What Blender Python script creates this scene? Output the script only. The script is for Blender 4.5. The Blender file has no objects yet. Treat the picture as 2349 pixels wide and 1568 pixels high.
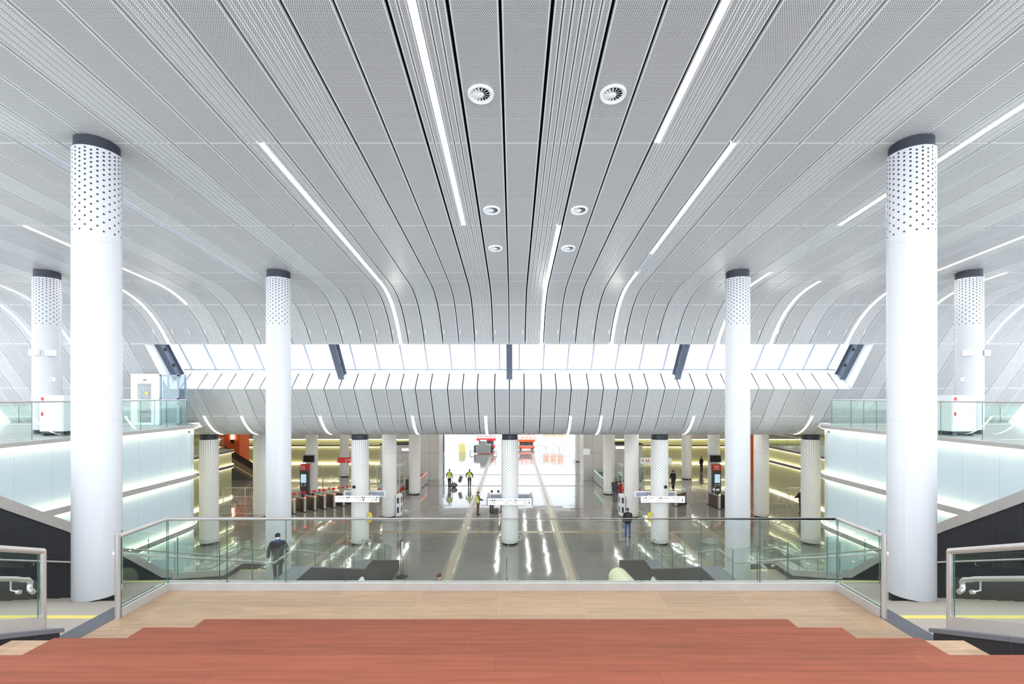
import bpy, bmesh, math, random
from mathutils import Vector, Matrix
random.seed(7)
sc = bpy.context.scene
# ------------------------------------------------------------------ camera, world, exposure
F = 1080.0                                   # focal length in pixels of the 2349 wide frame
cam_d = bpy.data.cameras.new('camera'); cam = bpy.data.objects.new('camera', cam_d)
sc.collection.objects.link(cam); sc.camera = cam
cam.location = (0.2, 0.0, 9.0); cam.rotation_euler = (math.pi/2, 0, 0)
cam_d.sensor_width = 36.0; cam_d.lens = 36.0*F/2349.0
cam_d.shift_y = 123.0/2349.0; cam_d.shift_x = -2.5/2349.0
cam_d.clip_start = 0.05; cam_d.clip_end = 400
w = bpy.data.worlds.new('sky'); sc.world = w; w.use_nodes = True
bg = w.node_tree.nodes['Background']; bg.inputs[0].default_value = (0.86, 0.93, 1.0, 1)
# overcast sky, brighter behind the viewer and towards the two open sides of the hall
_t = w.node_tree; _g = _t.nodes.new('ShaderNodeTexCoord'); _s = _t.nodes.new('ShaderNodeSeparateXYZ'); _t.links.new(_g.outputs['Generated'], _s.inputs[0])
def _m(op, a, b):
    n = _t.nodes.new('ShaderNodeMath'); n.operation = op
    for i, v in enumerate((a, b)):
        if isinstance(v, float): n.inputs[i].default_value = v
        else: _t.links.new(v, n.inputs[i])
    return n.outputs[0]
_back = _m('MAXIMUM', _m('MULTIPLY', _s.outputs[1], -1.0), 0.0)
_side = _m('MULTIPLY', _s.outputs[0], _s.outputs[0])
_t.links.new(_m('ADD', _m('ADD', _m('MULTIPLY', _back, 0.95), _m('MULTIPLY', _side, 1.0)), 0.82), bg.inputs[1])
vs = sc.view_settings; vs.view_transform = 'Standard'; vs.look = 'None'; vs.gamma = 1; vs.use_curve_mapping = False
vs.exposure = 1.43
sc.cycles.transparent_max_bounces = 32; sc.cycles.max_bounces = 8; sc.cycles.diffuse_bounces = 5; sc.cycles.glossy_bounces = 4
LAMP = 11.0                                   # radiance of the linear ceiling luminaires

# ------------------------------------------------------------------ helpers
C = sc.collection
def s2l(c):
    return tuple(((v/255.0)/12.92 if v/255.0 <= .04045 else ((v/255.0+.055)/1.055)**2.4) for v in c)
class MB:
    def __init__(s): s.v=[]; s.f=[]; s.uv=[]; s.hv=[]; s.mi=[]
    def add(s, vs_, fs_, mi=0):
        b=len(s.v); s.v+= [tuple(p) for p in vs_]
        for f in fs_: s.f.append([i+b for i in f]); s.mi.append(mi)
        return s
    def box(s, x0,x1,y0,y1,z0,z1, mi=0, rz=0, c=None):
        P=[(x,y,z) for x in(x0,x1) for y in(y0,y1) for z in(z0,z1)]
        if rz:
            cx,cy = c if c else (0,0); ca,sa=math.cos(rz),math.sin(rz)
            P=[(cx+(x-cx)*ca-(y-cy)*sa, cy+(x-cx)*sa+(y-cy)*ca, z) for x,y,z in P]
        return s.add(P,[(0,1,3,2),(4,6,7,5),(0,4,5,1),(2,3,7,6),(0,2,6,4),(1,5,7,3)],mi)
    def prism(s, poly, x0, x1, axis='x', mi=0):
        n=len(poly)
        if axis=='x': a=[(x0,p[0],p[1]) for p in poly]; b=[(x1,p[0],p[1]) for p in poly]
        elif axis=='y': a=[(p[0],x0,p[1]) for p in poly]; b=[(p[0],x1,p[1]) for p in poly]
        else: a=[(p[0],p[1],x0) for p in poly]; b=[(p[0],p[1],x1) for p in poly]
        fs=[tuple(range(n)), tuple(reversed(range(n,2*n)))]+[(i,(i+1)%n+0,(i+1)%n+n,i+n) for i in range(n)]
        return s.add(a+b,fs,mi)
    def cyl(s, x,y,z0,z1,r,n=24,r1=None,mi=0,caps=True):
        r1=r if r1 is None else r1
        a=[(x+r*math.cos(2*math.pi*i/n),y+r*math.sin(2*math.pi*i/n),z0) for i in range(n)]
        b=[(x+r1*math.cos(2*math.pi*i/n),y+r1*math.sin(2*math.pi*i/n),z1) for i in range(n)]
        fs=[(i,(i+1)%n,(i+1)%n+n,i+n) for i in range(n)]
        if caps: fs+=[tuple(reversed(range(n))),tuple(range(n,2*n))]
        return s.add(a+b,fs,mi)
    def tube(s, pts, r, n=10, closed=False, mi=0):
        pts=[Vector(p) for p in pts]; m=len(pts); rings=[]; prev=None
        for i,p in enumerate(pts):
            if closed: t=(pts[(i+1)%m]-pts[i-1])
            elif i==0: t=pts[1]-p
            elif i==m-1: t=p-pts[i-1]
            else: t=(pts[i+1]-p).normalized()+(p-pts[i-1]).normalized()
            t.normalize()
            up=Vector((0,0,1)) if abs(t.z)<.95 else Vector((0,1,0))
            a=t.cross(up).normalized() if prev is None else (prev-t*prev.dot(t)).normalized()
            prev=a; b=t.cross(a)
            rr=r[i] if isinstance(r,(list,tuple)) else r
            rings.append([p+(a*math.cos(2*math.pi*k/n)+b*math.sin(2*math.pi*k/n))*rr for k in range(n)])
        V=[q for R in rings for q in R]; fs=[]
        for i in range(m if closed else m-1):
            j=(i+1)%m
            fs+=[(i*n+k,i*n+(k+1)%n,j*n+(k+1)%n,j*n+k) for k in range(n)]
        if not closed: fs+=[tuple(reversed(range(n))),tuple(range((m-1)*n,m*n))]
        return s.add(V,fs,mi)
    def lathe(s, prof, n=32, x=0,y=0,z=0, mi=0):
        V=[(x+r*math.cos(2*math.pi*k/n),y+r*math.sin(2*math.pi*k/n),z+h) for r,h in prof for k in range(n)]
        fs=[(i*n+k,i*n+(k+1)%n,(i+1)*n+(k+1)%n,(i+1)*n+k) for i in range(len(prof)-1) for k in range(n)]
        return s.add(V,fs,mi)
    def sphere(s, x,y,z,rx,ry=None,rz=None,n=16,m=10,mi=0):
        ry=ry or rx; rz=rz or rx
        V=[(x+rx*math.sin(math.pi*i/m)*math.cos(2*math.pi*k/n), y+ry*math.sin(math.pi*i/m)*math.sin(2*math.pi*k/n), z+rz*math.cos(math.pi*i/m)) for i in range(m+1) for k in range(n)]
        fs=[(i*n+k,(i+1)*n+k,(i+1)*n+(k+1)%n,i*n+(k+1)%n) for i in range(m) for k in range(n)]
        return s.add(V,fs,mi)
def obj(name, mb, mats, parent=None, smooth=False, loc=None, bevel=0):
    me=bpy.data.meshes.new(name); me.from_pydata(mb.v,[],mb.f)
    mats = mats if isinstance(mats,(list,tuple)) else [mats]
    for m in mats: me.materials.append(m)
    for p,i in zip(me.polygons,mb.mi): p.material_index=i
    if mb.uv:
        a=me.uv_layers.new(name='pos'); b=me.uv_layers.new(name='half')
        for i,(p,q) in enumerate(zip(mb.uv,mb.hv)): a.data[i].uv=p; b.data[i].uv=q
    if not mb.uv:
        bm=bmesh.new(); bm.from_mesh(me); bmesh.ops.remove_doubles(bm,verts=bm.verts,dist=1e-6)
        bmesh.ops.recalc_face_normals(bm,faces=bm.faces); bm.to_mesh(me); bm.free()
    if smooth:
        me.polygons.foreach_set('use_smooth',[True]*len(me.polygons))
        try: me.set_sharp_from_angle(angle=math.radians(40))
        except Exception: pass
    o=bpy.data.objects.new(name,me); C.objects.link(o)
    if parent: o.parent=parent
    if loc: o.location=loc
    if bevel:
        md=o.modifiers.new('bevel','BEVEL'); md.width=bevel; md.segments=2; md.limit_method='ANGLE'
    return o
def tag(o,label,cat,group=None,kind=None):
    o['label']=label; o['category']=cat
    if group: o['group']=group
    if kind: o['kind']=kind
    else: o['kind']='thing'
    return o
def thing(name,label,cat,loc=(0,0,0),rz=0,group=None):
    o=bpy.data.objects.new(name,None); C.objects.link(o); o.location=loc; o.rotation_euler=(0,0,rz)
    o.empty_display_size=.2
    return tag(o,label,cat,group)
def struct(name,mb,mats,parent=None,smooth=False,**k):
    o=obj(name,mb,mats,parent,smooth,**k)
    if not parent: o['kind']='structure'
    return o
def copy_tree(o,parent=None):
    c=o.copy(); C.objects.link(c)
    if parent: c.parent=parent
    for ch in list(o.children): copy_tree(ch,c)
    return c
def PX(px,Y): return 0.2+(px-1177.0)*Y/F        # world X of an image column at depth Y
def PZ(py,Y): return 9.0-(py-907.0)*Y/F         # world Z of an image row at depth Y

# ------------------------------------------------------------------ materials
class NT:
    def __init__(s,name):
        s.m=bpy.data.materials.new(name); s.m.use_nodes=True; s.t=s.m.node_tree; s.t.nodes.clear()
        s.out=s.n('ShaderNodeOutputMaterial')
    def n(s,k,**kw):
        x=s.t.nodes.new(k)
        for a,b in kw.items(): setattr(x,a,b)
        return x
    def l(s,a,b): s.t.links.new(a,b)
    def setin(s,i,v):
        if hasattr(v,'is_linked') or isinstance(v,bpy.types.NodeSocket): s.l(v,i)
        else: i.default_value=v
    def M(s,op,a,b=None,c=None):
        x=s.n('ShaderNodeMath',operation=op)
        for i,v in enumerate((a,b,c)):
            if v is not None: s.setin(x.inputs[i],v)
        return x.outputs[0]
    def mix(s,f,a,b):
        x=s.n('ShaderNodeMix',data_type='RGBA'); s.setin(x.inputs[0],f); s.setin(x.inputs[6],a); s.setin(x.inputs[7],b); return x.outputs[2]
    def bsdf(s,col,rough=.5,metal=0,**kw):
        b=s.n('ShaderNodeBsdfPrincipled'); s.setin(b.inputs['Base Color'],col); s.setin(b.inputs['Roughness'],rough); s.setin(b.inputs['Metallic'],metal)
        for k,v in kw.items(): s.setin(b.inputs[k],v)
        s.l(b.outputs[0],s.out.inputs[0]); return b
def c4(c): return (*s2l(c),1)
def mat(name,col,rough=.5,metal=0,noise=.05,scale=6,**kw):
    t=NT(name); co=t.n('ShaderNodeTexCoord')
    nz=t.n('ShaderNodeTexNoise'); nz.inputs['Scale'].default_value=scale; nz.inputs['Detail'].default_value=2; t.l(co.outputs['Object'],nz.inputs['Vector'])
    l=s2l(col); a=(*[v*(1-noise) for v in l],1); b=(*[min(1,v*(1+noise)) for v in l],1)
    t.bsdf(t.mix(nz.outputs['Fac'],a,b),rough,metal,**kw); return t.m
def emat(name,col,strength):
    t=NT(name); e=t.n('ShaderNodeEmission'); e.inputs[0].default_value=(*col,1); e.inputs[1].default_value=strength; t.l(e.outputs[0],t.out.inputs[0]); return t.m
def glass(name,tint,refl=1.0):
    t=NT(name); lw=t.n('ShaderNodeLayerWeight'); lw.inputs[0].default_value=.5
    f=t.M('POWER',lw.outputs['Facing'],5.0); f=t.M('MULTIPLY_ADD',f,.9*refl,.035*refl)
    tr=t.n('ShaderNodeBsdfTransparent'); tr.inputs[0].default_value=(*tint,1)
    gl=t.n('ShaderNodeBsdfGlossy'); gl.inputs['Roughness'].default_value=.0; gl.inputs[0].default_value=(.95,1,.98,1)
    mx=t.n('ShaderNodeMixShader'); t.l(f,mx.inputs[0]); t.l(tr.outputs[0],mx.inputs[1]); t.l(gl.outputs[0],mx.inputs[2]); t.l(mx.outputs[0],t.out.inputs[0]); return t.m
def perf(name,col,pc=.028,pr=.025,r=.0093,mu=.026,mv=.022,hole=(.012,.012,.014,1)):
    t=NT(name); a=t.n('ShaderNodeUVMap',uv_map='pos'); b=t.n('ShaderNodeUVMap',uv_map='half')
    sa=t.n('ShaderNodeSeparateXYZ'); sb=t.n('ShaderNodeSeparateXYZ'); t.l(a.outputs[0],sa.inputs[0]); t.l(b.outputs[0],sb.inputs[0])
    u,v=sa.outputs[0],sa.outputs[1]
    vr=t.M('DIVIDE',v,pr); row=t.M('FLOOR',vr); par=t.M('MULTIPLY',t.M('FLOORED_MODULO',row,2.0),.5)
    du=t.M('MULTIPLY',t.M('SUBTRACT',t.M('FRACT',t.M('ADD',t.M('DIVIDE',u,pc),par)),.5),pc)
    dv=t.M('MULTIPLY',t.M('SUBTRACT',t.M('FRACT',vr),.5),pr)
    d=t.M('SQRT',t.M('ADD',t.M('MULTIPLY',du,du),t.M('MULTIPLY',dv,dv)))
    h=t.M('LESS_THAN',d,r)
    h=t.M('MULTIPLY',h,t.M('LESS_THAN',t.M('ABSOLUTE',u),t.M('SUBTRACT',sb.outputs[0],mu)))
    h=t.M('MULTIPLY',h,t.M('LESS_THAN',t.M('ABSOLUTE',v),t.M('SUBTRACT',sb.outputs[1],mv)))
    t.bsdf(t.mix(h,c4(col),hole),.38,0,**{'Specular IOR Level':.35}); return t.m
def dots(name,col,r0=.44):
    t=NT(name); co=t.n('ShaderNodeTexCoord'); s=t.n('ShaderNodeSeparateXYZ'); t.l(co.outputs['Object'],s.inputs[0])
    N=26; circ=2*math.pi*r0
    ang=t.M('ARCTAN2',s.outputs[1],s.outputs[0]); u=t.M('MULTIPLY',t.M('ADD',ang,math.pi),N/(2*math.pi))
    col_i=t.M('FLOOR',u); du=t.M('MULTIPLY',t.M('SUBTRACT',t.M('FRACT',u),.5),circ/N)
    h=t.M('SUBTRACT',.02,s.outputs[2]); hp=t.M('MAXIMUM',h,0.0)
    v=t.M('DIVIDE',t.M('LOGARITHM',t.M('ADD',hp,1.0),math.e),.072)
    v=t.M('ADD',v,t.M('MULTIPLY',t.M('FLOORED_MODULO',col_i,2.0),.5))
    dv=t.M('MULTIPLY',t.M('SUBTRACT',t.M('FRACT',v),.5),t.M('MULTIPLY',t.M('ADD',hp,1.0),.072))
    d=t.M('SQRT',t.M('ADD',t.M('MULTIPLY',du,du),t.M('MULTIPLY',dv,dv)))
    k=t.M('LESS_THAN',d,.0215); rw=t.M('FLOOR',v); k=t.M('MULTIPLY',k,t.M('GREATER_THAN',rw,.5)); k=t.M('MULTIPLY',k,t.M('LESS_THAN',rw,14.5))
    # sheet joints: two vertical seams and rings every 2.2 m
    q=t.M('LESS_THAN',t.M('ABSOLUTE',t.M('SUBTRACT',t.M('FRACT',t.M('ADD',t.M('DIVIDE',u,N/2.0),.31)),.5)),.0016)
    rg=t.M('LESS_THAN',t.M('ABSOLUTE',t.M('SUBTRACT',t.M('FRACT',t.M('ADD',t.M('DIVIDE',t.M('ADD',s.outputs[2],2.04),3.95),.5)),.5)),.0009)
    seam=t.M('MAXIMUM',q,rg)
    c=t.mix(k,c4(col),(.03,.03,.034,1)); c=t.mix(t.M('MULTIPLY',seam,.55),c,(.30,.31,.34,1))
    t.bsdf(c,.32,0,**{'Specular IOR Level':.4}); return t.m
def tiles(name,col,joint,sx,sy,rough=.4,jw=.006,var=.12,tilt=0.0,spec=.5,axes='xy',off=.0,coat=0,streak=0):
    t=NT(name); g=t.n('ShaderNodeNewGeometry'); s=t.n('ShaderNodeSeparateXYZ'); t.l(g.outputs['Position'],s.inputs[0])
    ax={'x':0,'y':1,'z':2}; A=s.outputs[ax[axes[0]]]; B=s.outputs[ax[axes[1]]]
    b=t.M('DIVIDE',B,sy); rb=t.M('FLOOR',b)
    a=t.M('ADD',t.M('DIVIDE',A,sx),t.M('MULTIPLY',rb,off)); ra=t.M('FLOOR',a)
    cv=t.n('ShaderNodeCombineXYZ'); t.l(ra,cv.inputs[0]); t.l(rb,cv.inputs[1])
    wn=t.n('ShaderNodeTexWhiteNoise',noise_dimensions='2D'); t.l(cv.outputs[0],wn.inputs['Vector'])
    fa=t.M('MULTIPLY',t.M('SUBTRACT',.5,t.M('ABSOLUTE',t.M('SUBTRACT',t.M('FRACT',a),.5))),sx)
    fb=t.M('MULTIPLY',t.M('SUBTRACT',.5,t.M('ABSOLUTE',t.M('SUBTRACT',t.M('FRACT',b),.5))),sy)
    j=t.M('LESS_THAN',t.M('MINIMUM',fa,fb),jw/2)
    l=s2l(col); lo=(*[v*(1-var) for v in l],1); hi=(*[min(1,v*(1+var)) for v in l],1)
    fac=wn.outputs['Value']
    nz=t.n('ShaderNodeTexNoise'); nz.inputs['Detail'].default_value=4; mp=t.n('ShaderNodeMapping'); t.l(g.outputs['Position'],mp.inputs[0])
    mp.inputs['Scale'].default_value=(1.1,22,12) if streak else (2,2,2)
    t.l(mp.outputs[0],nz.inputs['Vector']); nz.inputs['Scale'].default_value=1.6 if streak else 1.0
    nf=t.M('ADD',t.M('MULTIPLY',t.M('SUBTRACT',nz.outputs['Fac'],.5),2.4),.5) if streak else nz.outputs['Fac']
    fac=t.M('ADD',t.M('MULTIPLY',fac,.35 if streak else .45),t.M('MULTIPLY',nf,.65 if streak else .55))
    c=t.mix(j,t.mix(fac,lo,hi),c4(joint))
    bs=t.bsdf(c,rough,0,**{'Specular IOR Level':spec,'Coat Weight':coat,'Coat Roughness':.03})
    if tilt:
        vm=t.n('ShaderNodeVectorMath',operation='SUBTRACT'); t.l(wn.outputs['Color'],vm.inputs[0]); vm.inputs[1].default_value=(.5,.5,.5)
        sm=t.n('ShaderNodeVectorMath',operation='SCALE'); t.l(vm.outputs[0],sm.inputs[0]); sm.inputs['Scale'].default_value=tilt
        ad=t.n('ShaderNodeVectorMath',operation='ADD'); t.l(g.outputs['Normal'],ad.inputs[0]); t.l(sm.outputs[0],ad.inputs[1])
        nm=t.n('ShaderNodeVectorMath',operation='NORMALIZE'); t.l(ad.outputs[0],nm.inputs[0]); t.l(nm.outputs[0],bs.inputs['Normal'])
        if coat: t.l(nm.outputs[0],bs.inputs['Coat Normal'])
    return t.m
WHITE=mat('white_enamel',(238,240,243),.4,noise=.01)
COLM=dots('column_cladding',(204,205,209))
COLH=dots('hall_column_cladding',(232,231,230),.52)
PERF=perf('perforated_metal',(220,221,222))
PERFW=perf('perforated_strip',(220,221,222),mu=.024)
BLACK=mat('black_matt',(22,24,30),.6); VOID=mat('void_black',(14,14,15),.9)
CAPM=mat('dark_collar',(42,46,58),.45)
STEEL=mat('brushed_steel',(204,200,197),.36,.75,noise=.06,scale=9)
STEELD=mat('satin_steel_plate',(196,192,190),.42,.55,noise=.10,scale=5)
BEAMM=mat('blue_grey_steel',(92,100,116),.5)
MULL=mat('mullion_grey',(160,166,182),.5)
GLASS=glass('rail_glass',(.935,.975,.955)); GEDGE=mat('glass_edge',(62,98,92),.2,**{'Specular IOR Level':.6})
PANE=glass('skylight_glass',(.97,.98,.985),.6)
LIT=emat('luminaire_on',(1.0,.97,.91),LAMP); UNLIT=mat('luminaire_off',(196,202,220),.35)
LED=emat('warm_led',(1.0,.92,.60),6.5)
LEDY=emat('yellow_led',(1.0,.92,.55),5.0)
AQUA=tiles('backpainted_glass',(206,222,230),(172,190,198),1.25,2.5,rough=.18,jw=.012,var=.02,axes='yz',spec=.5)
YGREEN=tiles('backpainted_glass_warm',(180,180,144),(140,140,112),1.2,2.8,rough=.25,jw=.012,var=.03,axes='xz')
GREYP=tiles('grey_wall_panel',(196,193,191),(120,116,114),1.45,2.9,rough=.35,jw=.025,var=.02,axes='xz')
BWALL=tiles('black_stone',(31,33,42),(58,62,74),.6,1.2,rough=.42,jw=.006,var=.22,axes='yz')
PCAP=tiles('parapet_cap',(104,106,114),(70,70,76),40,1.6,rough=.35,jw=.006,var=.10,axes='xy')
HALLF=tiles('polished_granite',(132,130,127),(110,108,105),1.2,.6,rough=.09,jw=.005,var=.13,tilt=.011,spec=.6,coat=.5,off=.5)
STAIRF=tiles('grey_stair_stone',(160,151,140),(140,134,126),1.2,.6,rough=.5,jw=.004,var=.10)
MEZZF=tiles('light_granite',(186,186,186),(165,165,165),.9,.9,rough=.3,jw=.004,var=.06)
WOOD=tiles('oak_look_tile',(158,128,100),(180,156,130),1.2,.21,rough=.42,jw=.004,var=.27,off=.0,streak=1)
RED=tiles('red_stained_timber',(130,70,49),(104,54,40),2.4,.32,spec=.25,rough=.55,jw=.003,var=.24,off=.37,streak=1)
DSTRIP=mat('dark_border_stone',(70,72,80),.42,noise=.12)
YEL=mat('yellow_marking',(212,194,104),.6); TACT=tiles('tactile_strip',(150,134,112),(172,156,128),.6,.3,rough=.3,jw=.01,var=.08)
PANELG=mat('cabinet_white',(232,236,238),.4,noise=.01); REDS=mat('red_sign',(206,44,38),.45); ORANGE=mat('orange_wall',(214,84,30),.5)
DARKG=mat('dark_grey_plastic',(64,66,72),.4); SCREEN=emat('bright_screen',(.60,.85,1.0),.33); SCROFF=mat('screen_off',(26,27,30),.12)
LBOX=emat('sign_lightbox',(1,1,1),.40); INK=mat('sign_ink',(60,62,66),.6); WTXT=mat('white_print',(240,240,240),.6)
REDL=emat('red_lamp',(1.0,.10,.06),1.6); GRNL=emat('green_lamp',(.2,1.0,.5),1.2)
BRONZE=mat('bronze_panel',(112,98,88),.35,.6); HIVIS=mat('hi_vis_fabric',(206,232,60),.7,noise=.02)
SKIN=mat('skin',(206,160,136),.55); HAIRD=mat('dark_hair',(40,32,30),.7); HAIRG=mat('grey_hair',(126,124,122),.7)

# ------------------------------------------------------------------ ceiling profile  (Y, height over the eye)
def herm(p0,m0,p1,m1,y):
    dx=p1[0]-p0[0]; t=(y-p0[0])/dx
    return (1-3*t*t+2*t**3)*p0[1]+(3*t*t-2*t**3)*p1[1]+dx*((t-2*t*t+t**3)*m0+(t**3-t*t)*m1)
def prof(Y):
    if Y<=19.9: h=6.6-.089*Y
    elif Y<=23.7: h=herm((19.9,6.6-.089*19.9),-.089,(23.7,2.61),-1.41,Y)
    elif Y<=26.4: h=2.61-1.41*(Y-23.7) if Y<25.27 else .396-1.37*(Y-25.27)
    elif Y<=28.3: h=herm((26.4,-1.152),-1.38,(28.3,-2.335),-.06,Y)
    else: h=-2.335-.06*(Y-28.3)
    return 9.0+h
def pnorm(Y):
    e=.01; dz=(prof(Y+e)-prof(Y-e))/(2*e); l=math.hypot(1,dz); return (-dz/l,1/l)
def samples(y0,y1):
    out=[y0]; y=y0
    while y<y1-1e-6:
        st=4.2 if y<19.85 else (.3 if y<23.7 else (2.0 if y<26.39 else .22))
        nx=min(y+st,y1)
        for b in (19.9,23.7,25.27,26.4):
            if y<b-1e-6<nx: nx=b
        out.append(nx); y=nx
    return out
SEQ='NWNNWNsNNWN'; SEQ2='NWNNWNWNNWN'
WID={'N':.798,'W':.932,'s':.789}
def strips():
    res=[]; x=0.0
    for k,seq in enumerate((SEQ,SEQ2,SEQ,SEQ2)):
        for ch in seq:
            wd=WID[ch]; 
            if seq==SEQ2 and ch=='W': wd=.930
            res.append((x,x+wd,ch)); x+=wd
        x=9.16*(k+1)
        a=res[-1]; res[-1]=(a[0],x,a[2])
    return [r for r in res if r[0]<27.6]
STR=strips(); STR=[(-b,-a,c) for a,b,c in reversed(STR)]+STR
JA=[2.34,6.45,10.56,14.67,18.86,19.9,22.0,23.7]; JB=[23.7,25.27]; JC=[25.27,26.4,28.3,29.2]
# lights: (X, Y0, Y1, lit)
CEIL=[(-1.33,2.34,14.67,1),(-5.45,10.56,23.7,1),(-10.6,10.56,19.9,0),(-15.0,14.67,22.0,1),(-17.1,18.86,23.7,1),(-22.1,18.86,23.7,1),(-23.8,18.86,23.7,1),
      (3.42,2.34,10.56,1),(5.15,10.56,16.9,1),(5.15,16.9,18.86,0),(5.15,18.86,23.7,1),(1.65,14.67,23.7,1),(10.3,6.45,14.67,1),(10.45,18.86,23.7,1),(13.2,19.9,23.7,1),(17.0,14.67,23.7,1),(20.0,18.86,22.0,1),(24.0,19.9,23.7,1)]
FASC=[(x,26.4,28.3,1) for x in (-17.1,-15.0,-10.7,-5.42,-1.32,3.44,5.15,10.35,17.0)]
def snap(x):
    for a,b,c in STR:
        if a<=x<b and c!='N':
            n=6 if c=='W' else 5; wd=(b-a-.05)/n; i=min(n-1,max(0,int((x-a-.025)/wd))); return a+.025+wd*(i+.5)
    return x
ALL=[(snap(x),a,b,l) for x,a,b,l in CEIL+FASC]
def lit_here(xc,ym): return any(abs(xc-x)<.06 and a-.01<=ym<=b+.01 for x,a,b,l in ALL)
def add_strip(mb,xa,xb,y0,y1,gap=.0006,mi=0):
    ys=samples(y0+gap,y1-gap); L=[0.0]
    for a,b in zip(ys,ys[1:]): L.append(L[-1]+math.hypot(b-a,prof(b)-prof(a)))
    hv=L[-1]/2; hu=(xb-xa)/2
    for i in range(len(ys)-1):
        a,b=ys[i],ys[i+1]; na,nb=pnorm(a),pnorm(b); T=.07
        A0=(xa,a,prof(a));A1=(xb,a,prof(a));B0=(xa,b,prof(b));B1=(xb,b,prof(b))
        up=lambda P,n:(P[0],P[1]+n[0]*T,P[2]+n[1]*T)
        quad=lambda P,uvs: (mb.add(P,[(0,1,2,3)],mi), mb.uv.extend(uvs), mb.hv.extend([(hu,hv)]*4))
        quad([A0,B0,B1,A1],[(-hu,L[i]-hv),(-hu,L[i+1]-hv),(hu,L[i+1]-hv),(hu,L[i]-hv)])
        q=[(9,9)]*4
        quad([A0,up(A0,na),up(B0,nb),B0],q); quad([A1,B1,up(B1,nb),up(A1,na)],q)
def ceil_panels(name,joints,cond):
    mb=MB()
    for y0,y1 in zip(joints,joints[1:]):
        ym=(y0+y1)/2
        for a,b,c in STR:
            if not cond(a,b): continue
            if c=='N': add_strip(mb,a+.025,b-.025,y0,y1)
            else:
                n=6 if c=='W' else 5; wd=(b-a-.05)/n
                for i in range(n):
                    xc=a+.025+wd*(i+.5)
                    if not lit_here(xc,ym): add_strip(mb,xc-wd/2+.010,xc+wd/2-.010,y0,y1,mi=1)
    return struct(name,mb,[PERF,PERFW])
SK=18.32
ceil_panels('ceiling',JA,lambda a,b:True)
ceil_panels('wall_rear_upper',JB,lambda a,b: a>=SK-.02 or b<=-SK+.02)
ceil_panels('wall_rear_lower',JC,lambda a,b:True)
def backing(name,y0,y1,x0,x1,off=.30,m=VOID):
    ys=samples(y0,y1); mb=MB()
    for a,b in zip(ys,ys[1:]):
        na,nb=pnorm(a),pnorm(b)
        P=[(x0,a+na[0]*off,prof(a)+na[1]*off),(x1,a+na[0]*off,prof(a)+na[1]*off),(x1,b+nb[0]*off,prof(b)+nb[1]*off),(x0,b+nb[0]*off,prof(b)+nb[1]*off)]
        mb.add(P,[(0,1,2,3)])
    return struct(name,mb,m)
backing('ceiling_void',2.34,23.7,-27.6,27.6)
backing('wall_void_left',23.7,25.27,-27.6,-SK); backing('wall_void_right',23.7,25.27,SK,27.6); backing('wall_void_lower',25.27,29.2,-27.6,27.6)
# luminaires -------------------------------------------------------
def luminaire(x,y0,y1,lit,label,group):
    t=thing('strip_light',label,'ceiling light',(x,(y0+y1)/2,prof((y0+y1)/2)),group=group)
    ys=samples(y0+.01,y1-.01); hw=.062
    d=MB(); f=MB(); ox,oy,oz=t.location
    for a,b in zip(ys,ys[1:]):
        na,nb=pnorm(a),pnorm(b)
        g=lambda X,Y,n,o:(X-ox,Y+n[0]*o-oy,prof(Y)+n[1]*o-oz)
        d.add([g(x-hw,a,na,.008),g(x-hw,b,nb,.008),g(x+hw,b,nb,.008),g(x+hw,a,na,.008)],[(0,1,2,3)])
        for s in(-1,1):
            f.add([g(x+s*hw,a,na,-.002),g(x+s*(hw+.01),a,na,-.002),g(x+s*(hw+.01),b,nb,-.002),g(x+s*hw,b,nb,-.002)],[(0,1,2,3)])
            f.add([g(x+s*(hw+.01),a,na,-.002),g(x+s*(hw+.01),a,na,.06),g(x+s*(hw+.01),b,nb,.06),g(x+s*(hw+.01),b,nb,-.002)],[(0,1,2,3)])
        f.add([g(x-hw-.01,a,na,.06),g(x+hw+.01,a,na,.06),g(x+hw+.01,b,nb,.06),g(x-hw-.01,b,nb,.06)],[(0,1,2,3)])
    obj('diffuser',d,LIT if lit else UNLIT,t); obj('frame',f,WHITE,t); return t
CL=['long lit ceiling strip left of the central seam, ending past the middle round vent','long lit ceiling strip left of centre that bends down to the skylight lip',
 'unlit grey ceiling strip between the nearest left column and the bending lit strip','lit ceiling strip behind the nearest left column, ending partway down the curve','lit curved strip reaching the left end of the skylight',
 'lit curved strip passing behind the dotted column on the left mezzanine','outermost lit curved strip at the left edge of the photo',
 'lit ceiling strip right of the largest right vent, starting at the top edge','straight lit ceiling strip right of centre, above a short unlit piece','short unlit grey piece joining two lit strips right of centre','lit curved strip continuing below the short unlit piece down to the skylight',
 'lit ceiling strip just right of the central seam that runs down to the skylight','lit ceiling strip passing behind the dotted top of the nearest right column','lit curved strip passing behind the slimmer column on the right stairs',
 'short lit curved strip between the two right columns','long lit strip that reaches the right end of the skylight','lit curved strip ending behind the dotted column on the right mezzanine','outermost lit curved strip at the right edge of the photo']
for (x,a,b,l),lab in zip(ALL[:len(CEIL)],CL): luminaire(x,a,b,l,lab,'strip lights in the upper ceiling')
FL=['lit strip under the fascia, leftmost of all, above the end of the glass wall','lit strip under the fascia left of the slimmer left column, second from the glass wall','lit strip under the fascia just right of the slimmer left column','lit strip under the fascia above the two cleaners\' left side',
 'lit strip under the fascia just left of the central column','lit strip under the fascia nearest the right side of the central column','lit strip under the fascia, second to the right of the central column','lit strip under the fascia left of the slimmer right column','lit strip under the fascia, rightmost, beside the right glass wall']
for (x,a,b,l),lab in zip(ALL[len(CEIL):],FL): luminaire(x,a,b,l,lab,'strip lights under the fascia')

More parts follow.
